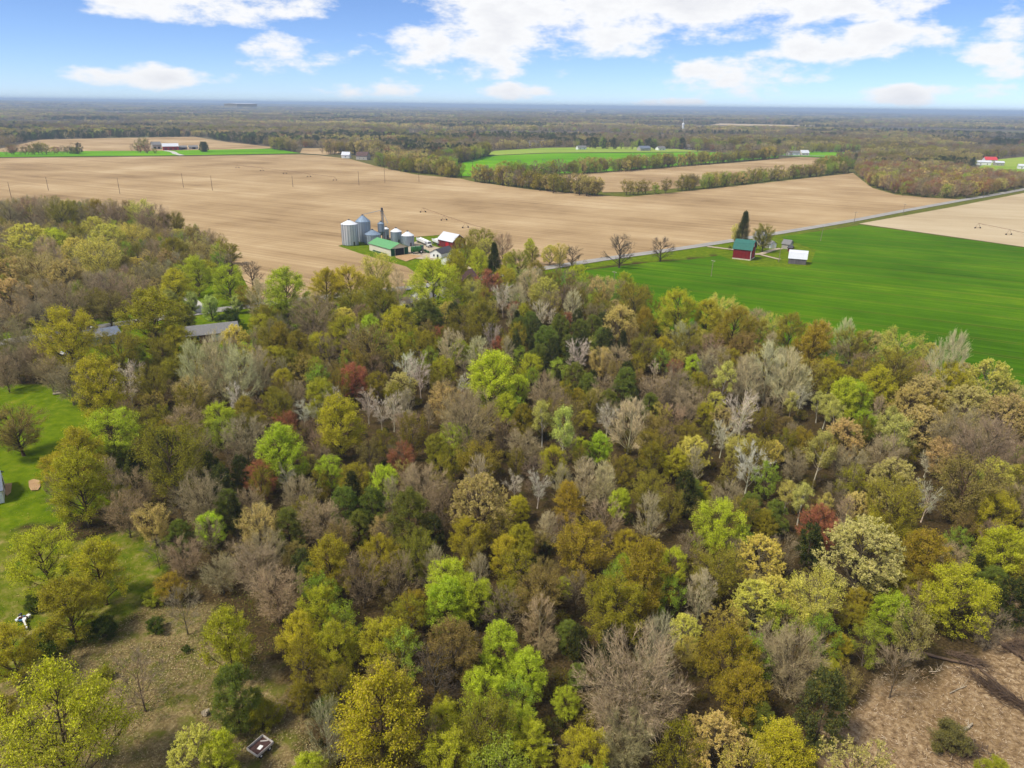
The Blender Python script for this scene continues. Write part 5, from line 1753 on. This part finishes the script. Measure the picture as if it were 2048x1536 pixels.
def hedge(rng, px, spacing, width, hgt, mix):
    """trees along a field edge"""
    P = smooth_line(W(px), 6)
    X, Y, Hh, Fm = [], [], [], []
    for a, b in zip(P[:-1], P[1:]):
        ln = (b - a).length
        for _ in range(max(1, int(round(ln / spacing * width * 1.35)))):
            t = rng.random()
            nrm = Vector((-(b - a).y, (b - a).x)).normalized()
            q = a + (b - a) * t + nrm * rng.normal() * 2.2 * width
            X.append(q.x)
            Y.append(q.y)
            Hh.append(hgt * rng.uniform(0.75, 1.4))
            Fm.append(FAM[mix[int(rng.integers(len(mix)))]])
    return X, Y, Hh, Fm


def build_masses():
    rng = np.random.default_rng(77)
    # hedgerows and field-edge trees
    HX, HY, HH, HF = [], [], [], []
    OL = ['olive', 'olive', 'tan', 'brown', 'lime']
    BR = ['brown', 'brown', 'tan', 'olive', 'rust']
    for px, sp, wd, hg, mx in [
        ([(782, 338), (820, 343), (860, 347), (915, 355)], 4.2, 2.4, 12.5, OL), ([(800, 333), (860, 335), (905, 343)], 4.5, 2.0, 13, OL),
        ([(870, 330), (900, 326), (925, 324), (960, 315), (975, 310)], 4.5, 1.6, 15, OL),
        ([(948, 363), (1000, 368), (1060, 377), (1130, 385), (1198, 391)], 4.0, 1.9, 13, ['olive', 'olive', 'tan', 'brown']),
        ([(1000, 357), (1090, 352), (1200, 345), (1330, 335)], 4.5, 1.5, 13.5, OL), ([(1330, 335), (1450, 325), (1556, 316)], 5.5, 1.2, 13, ['olive', 'brown', 'olive']),
        ([(1256, 391), (1290, 388), (1340, 386)], 5, 1.2, 10, OL), ([(1352, 382), (1420, 375), (1500, 366), (1600, 355), (1690, 346)], 5.0, 1.3, 11, ['olive', 'brown', 'olive', 'tan', 'lime']),
        ([(1640, 340), (1670, 345), (1695, 344)], 5, 1.8, 15, ['lime', 'olive', 'olive']),
        ([(10, 311), (60, 310), (110, 309), (160, 308)], 12, 0.9, 13, BR), ([(140, 308), (160, 309)], 5, 1, 12, ['olive', 'pine']),
        ([(262, 303), (300, 302)], 10, 1, 15, BR), ([(276, 306), (312, 308)], 16, 1, 11, BR), ([(405, 304), (412, 304)], 4, 1.4, 12, ['pine']), ([(545, 298), (575, 302), (595, 304)], 8, 1.8, 16, ['olive', 'tan', 'brown']),
        ([(645, 307), (665, 308), (700, 309), (760, 312)], 6, 1.6, 16, ['brown', 'olive', 'tan']), ([(752, 330), (770, 333)], 5, 1.5, 14, OL),
        ([(1150, 296), (1280, 299), (1420, 297), (1480, 300)], 12, 1.6, 15, ['olive', 'lime', 'brown', 'pine']),
        ([(1400, 299), (1500, 301), (1560, 300)], 10, 1.4, 15, ['lime', 'brown', 'pine', 'olive']), ([(1560, 312), (1620, 306), (1700, 304)], 16, 1.2, 12, OL),
        ([(1110, 320 + 228), (1165, 528)], 5, 0.5, 3, ['brown']),
    ]:
        a, b, c, d = hedge(rng, px, sp, wd, hg, mx)
        HX += a
        HY += b
        HH += c
        HF += d
    plants('hedgerow', np.array(HX), np.array(HY), np.array(HH), np.array(HF), rng, 'broken rows of spring trees along the field edges', 'hedgerow')

    # the wood at the right edge, beyond the road
    poly = W([(1708, 343), (1738, 372), (1795, 390), (1855, 396), (1926, 399), (2060, 374), (2200, 350), (2200, 347), (2040, 366), (1980, 360), (1920, 350), (1860, 341), (1720, 333)])
    n = 5200
    xs, ys = [p.x for p in poly], [p.y for p in poly]
    x = rng.uniform(min(xs), max(xs), n)
    y = rng.uniform(min(ys), max(ys), n)
    m = in_poly(x, y, poly)
    x, y = x[m], y[m]
    r = rng.random(len(x))
    fam = np.where(r < 0.56, FAM['brown'], np.where(r < 0.78, FAM['rust'], np.where(r < 0.88, FAM['tan'], np.where(r < 0.97, FAM['olive'], FAM['lime']))))
    plants('far_copse', x, y, rng.uniform(9, 15, len(x)), fam, rng, 'brown copse beyond the road beside the stubble field', 'wood', 0.95, None, 1.2)

    # far woodland to the horizon
    X, Y, Hh, Wd = [], [], [], []
    for d0, d1, sp, hg, wd in ((560, 1300, 8.5, 13, 1.0), (1300, 2200, 10.5, 13, 1.1), (2200, 4000, 16, 13, 1.35), (4000, 8000, 30, 15, 2.0), (8000, 18000, 85, 17, 4.5), (18000, 30000, 180, 20, 9)):
        area = 0.5 * 1.56 * (d1 * d1 - d0 * d0)
        n = int(area / sp ** 2)
        d = np.sqrt(rng.uniform(d0 * d0, d1 * d1, n))
        a = rng.uniform(-0.78, 0.78, n)
        X.append(d * np.sin(a))
        Y.append(d * np.cos(a))
        Hh.append(rng.uniform(0.65, 1.15, n) * hg)
        Wd.append(np.full(n, wd))
    x, y, h, wd = map(np.concatenate, (X, Y, Hh, Wd))
    d = np.hypot(x, y)
    ok = d > 860
    # the land this side of the fields is not part of it
    for P in FIELD_POLYS + OPEN_POLYS:
        Q = [(p[0], p[1]) for p in P]
        ok &= ~in_poly(x, y, Q)
        near = ok & (d < 2600)
        ii = np.where(near)[0]
        ok[ii] &= seg_dist(x[ii], y[ii], Q + [Q[0]]) > np.minimum(11, 9)
    # glades and far-off farmland
    g = fbm(x / 900.0, y / 420.0, 41, 4)
    ok &= ~((g > 0.615) & (d > 1900))
    ok &= ~((fbm(x / 260.0, y / 200.0, 43, 3) > 0.70) & (d > 1300))
    x, y, h, wd, d = x[ok], y[ok], h[ok], wd[ok], d[ok]
    a1 = fbm(x / 240.0, y / 240.0, 51, 3)
    a2 = fbm(x / 420.0, y / 300.0, 53, 3)
    a3 = fbm(x / 150.0, y / 150.0, 57, 2)
    r = rng.random(len(x))
    fam = np.full(len(x), FAM['brown'])
    fam = np.where((a1 > 0.58) & (r < 0.45), FAM['olive'], fam)
    fam = np.where((a3 > 0.60) & (r < 0.7), FAM['tan'], fam)
    fam = np.where((a2 > 0.63) & (r < 0.62), FAM['pine'], fam)
    fam = np.where(r > 0.985, FAM['pine'], fam)
    fam = np.where((r > 0.93) & (r < 0.95), FAM['lime'], fam)
    fam = np.where((r > 0.90) & (r < 0.93), FAM['rust'], fam)
    fam = np.where((r > 0.86) & (r < 0.90), FAM['pale'], fam)
    o = plants('distant_woodland', x, y, h, fam, rng, 'brown and olive spring woodland stretching to the horizon', 'woodland', wd, terrain_z(x, y), (0.62 + 1.0 * fbm(x / 700.0, y / 260.0, 61, 3))[:, None])
    print('distant woodland', len(x))

    # the rest of the near woods between the single trees
    tx = np.array([t_[0] for t_ in TREES])
    ty = np.array([t_[1] for t_ in TREES])
    tw = np.array([t_[2] for t_ in TREES])
    main = W(MAIN_WOOD)
    left = W(LEFT_WOOD)
    n = 26000
    x = rng.uniform(-330, 330, n)
    y = rng.uniform(45, 560, n)
    inm, inl = in_poly(x, y, main), in_poly(x, y, left)
    ok = (inm | inl) & (seg_dist(x, y, ROAD) > 22)
    for P in YARDS:
        ok &= ~in_poly(x, y, P)
    x, y, inl = x[ok], y[ok], inl[ok]
    dd = np.hypot(x[:, None] - tx, y[:, None] - ty)
    gap = (dd - tw * 0.42).min(1)
    # nothing tall right in front of the slender pale trunks
    pm = np.isin(CATC, list('QWS'))
    fd = np.hypot(tx[pm], ty[pm])
    for back in (5.0, 9.0):
        gap = np.minimum(gap, (np.hypot(x[:, None] - tx[pm] * (1 - back / fd), y[:, None] - ty[pm] * (1 - back / fd)) - 3.2).min(1))
    near = CATC[dd.argmin(1)]
    r = rng.random(len(x))
    # extra trees where the gap is wide, thinned to a spacing
    big = np.where(gap > 0.8)[0]
    keep = []
    cell = {}
    for i in big:
        kx, ky = int(x[i] // 5), int(y[i] // 5)
        if all((x[i] - x[j]) ** 2 + (y[i] - y[j]) ** 2 > 30 for a_ in (-1, 0, 1) for b_ in (-1, 0, 1) for j in cell.get((kx + a_, ky + b_), ())):
            cell.setdefault((kx, ky), []).append(i)
            keep.append(i)
    keep = np.array(keep)
    fam = np.where(r < 0.40, FAM['brown'], np.where(r < 0.82, FAM['olive'], np.where(r < 0.86, FAM['tan'], np.where(r < 0.93, FAM['pale'], FAM['lime']))))
    fam = np.where(near == 'C', FAM['pine'], fam)
    fam = np.where(inl & (r < 0.62), FAM['tan'], fam)
    fam = np.where(((near == 'L') | (near == 'Y')) & (r > 0.3) & (r < 0.7), FAM['lime'], fam)
    fam = np.where(((near == 'W') | (near == 'S')) & (r < 0.3), FAM['pale'], fam)
    hh = np.clip(6.0 + gap * 1.1, 6.0, 10.5) * rng.uniform(0.85, 1.15, len(x))
    hh = np.where(inl, hh * 1.15, hh)
    plants('woodland_fill', x[keep], y[keep], hh[keep], fam[keep], rng, 'smaller trees crowded between the larger crowns of the woods', 'trees', 0.78, None, 1.05, SRC_MD)
    print('fill', len(keep))
    # undergrowth, its tint darkened to stand for deep shadow between the crowns
    m = rng.random(len(x)) < 0.7
    ux, uy = x[m], y[m]
    r = rng.random(len(ux))
    fam = np.where(r < 0.35, FAM['brown'], np.where(r < 0.88, FAM['olive'], FAM['pine']))
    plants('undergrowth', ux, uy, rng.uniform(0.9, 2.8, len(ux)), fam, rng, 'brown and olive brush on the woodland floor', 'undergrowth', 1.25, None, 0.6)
    print('undergrowth', len(ux))


MAIN_WOOD = [(250, 745), (420, 735), (490, 715), (560, 680), (640, 645), (800, 632), (870, 628), (960, 612), (1000, 590), (1080, 565), (1170, 582), (1280, 628), (1330, 662),
             (1450, 678), (1660, 730), (1870, 785), (2048, 848), (2350, 950), (2350, 1250), (2048, 1280), (1960, 1320), (1760, 1350), (1690, 1430), (1720, 1800), (640, 1800),
             (620, 1450), (560, 1270), (420, 1150), (390, 1080), (330, 1055), (240, 1062), (120, 1050), (100, 1010), (240, 975), (270, 920), (215, 850), (150, 790), (110, 780),
             (-150, 770), (-150, 700), (90, 700), (190, 735)]
LEFT_WOOD = [(-200, 425), (0, 424), (200, 436), (300, 450), (360, 472), (440, 508), (470, 545), (440, 560), (330, 605), (240, 640), (60, 672), (-200, 715)]
OPEN_POLYS = [W([(-200, 420), (2300, 420), (2300, 352), (1710, 346), (1690, 340), (1600, 318), (1480, 328), (1100, 350), (930, 358), (780, 336), (740, 318), (700, 308), (600, 300), (0, 318), (-200, 322)])]
CATC = np.array([t_[3] for t_ in TREES])
build_masses()


# ------------------------------------------------------------------ haze
def build_haze():
    b = MB().box((0, 16000, 33), (70000, 52000, 134))
    t = NT('haze')
    v = t.n('ShaderNodeVolumePrincipled')
    v.inputs['Color'].default_value = (0.60, 0.77, 1.0, 1)
    v.inputs['Density'].default_value = HAZE
    v.inputs['Anisotropy'].default_value = 0.0
    t.l(v.outputs[0], t.out.inputs['Volume'])
    o = b.build('haze', t.m)
    tag(o, 'thin blue spring haze over the land', 'haze', kind='stuff')


HAZE = 1.2e-4
build_haze()


# ------------------------------------------------------------------ litter, tufts and sticks on the open ground
def ground_bits(name, label, cat, poly, n, size, cols, seed, asp=0.6, up=0.15, thin=None):
    rng = np.random.default_rng(seed)
    xs, ys = [p[0] for p in poly], [p[1] for p in poly]
    x = rng.uniform(max(min(xs), -95), min(max(xs), 95), n)
    y = rng.uniform(max(min(ys), 45), max(ys), n)
    k = in_poly(x, y, poly)
    if thin is not None:
        k &= fbm(x / thin, y / thin, seed, 3) > 0.47
    x, y = x[k], y[k]
    n = len(x)
    c = np.stack([x, y, rng.uniform(0.0, 0.05, n)], -1)
    a = norm(np.stack([rng.normal(size=n), rng.normal(size=n), np.abs(rng.normal(size=n)) * up], -1))
    b = norm(np.cross(a, np.array([0, 0, 1.0]) + rng.normal(size=(n, 3)) * 0.3))
    s = size * rng.uniform(0.5, 1.4, n)[:, None]
    V = np.stack([c - b * s * asp * 0.5, c + b * s * asp * 0.5, c + a * s], 1).reshape(-1, 3)
    t = NT(name)
    f = t.attr('tone').outputs['Fac']
    m = t.surf(t.ramp(f, cols), 0.95, 0, 0.0)
    me = np_mesh(name, [(V, np.arange(len(V)).reshape(-1, 3))], [m], False, {'tone': ('FLOAT', np.repeat(rng.random(n), 3))})
    o = bpy.data.objects.new(name, me)
    COL.objects.link(o)
    tag(o, label, cat, kind='stuff')


ground_bits('leaf_litter', 'tan fallen leaves on the clearing floor', 'leaves', CLEAR, 110000, 0.15,
            [(0.0, srgb(84, 66, 42)), (0.45, srgb(138, 118, 80)), (0.7, srgb(112, 112, 52)), (1.0, srgb(198, 178, 136))], 5, 0.7, 0.2, 6.0)
ground_bits('grass', 'rough green and straw grass tufts around lawn and clearing', 'grass', [(-110, 60), (-28, 60), (-34, 84), (-60, 120), (-80, 180), (-150, 190), (-150, 60)], 70000, 0.3,
            [(0.0, srgb(58, 84, 12)), (0.55, srgb(100, 118, 22)), (0.85, srgb(150, 138, 66)), (1.0, srgb(196, 174, 120))], 6, 0.22, 1.2, 4.0)
ground_bits('woody_debris', 'bleached sticks and chips strewn over the cleared ground', 'debris', DIRT, 40000, 0.5,
            [(0.0, srgb(84, 62, 44)), (0.5, srgb(150, 122, 94)), (1.0, srgb(222, 202, 172))], 7, 0.10, 0.25)
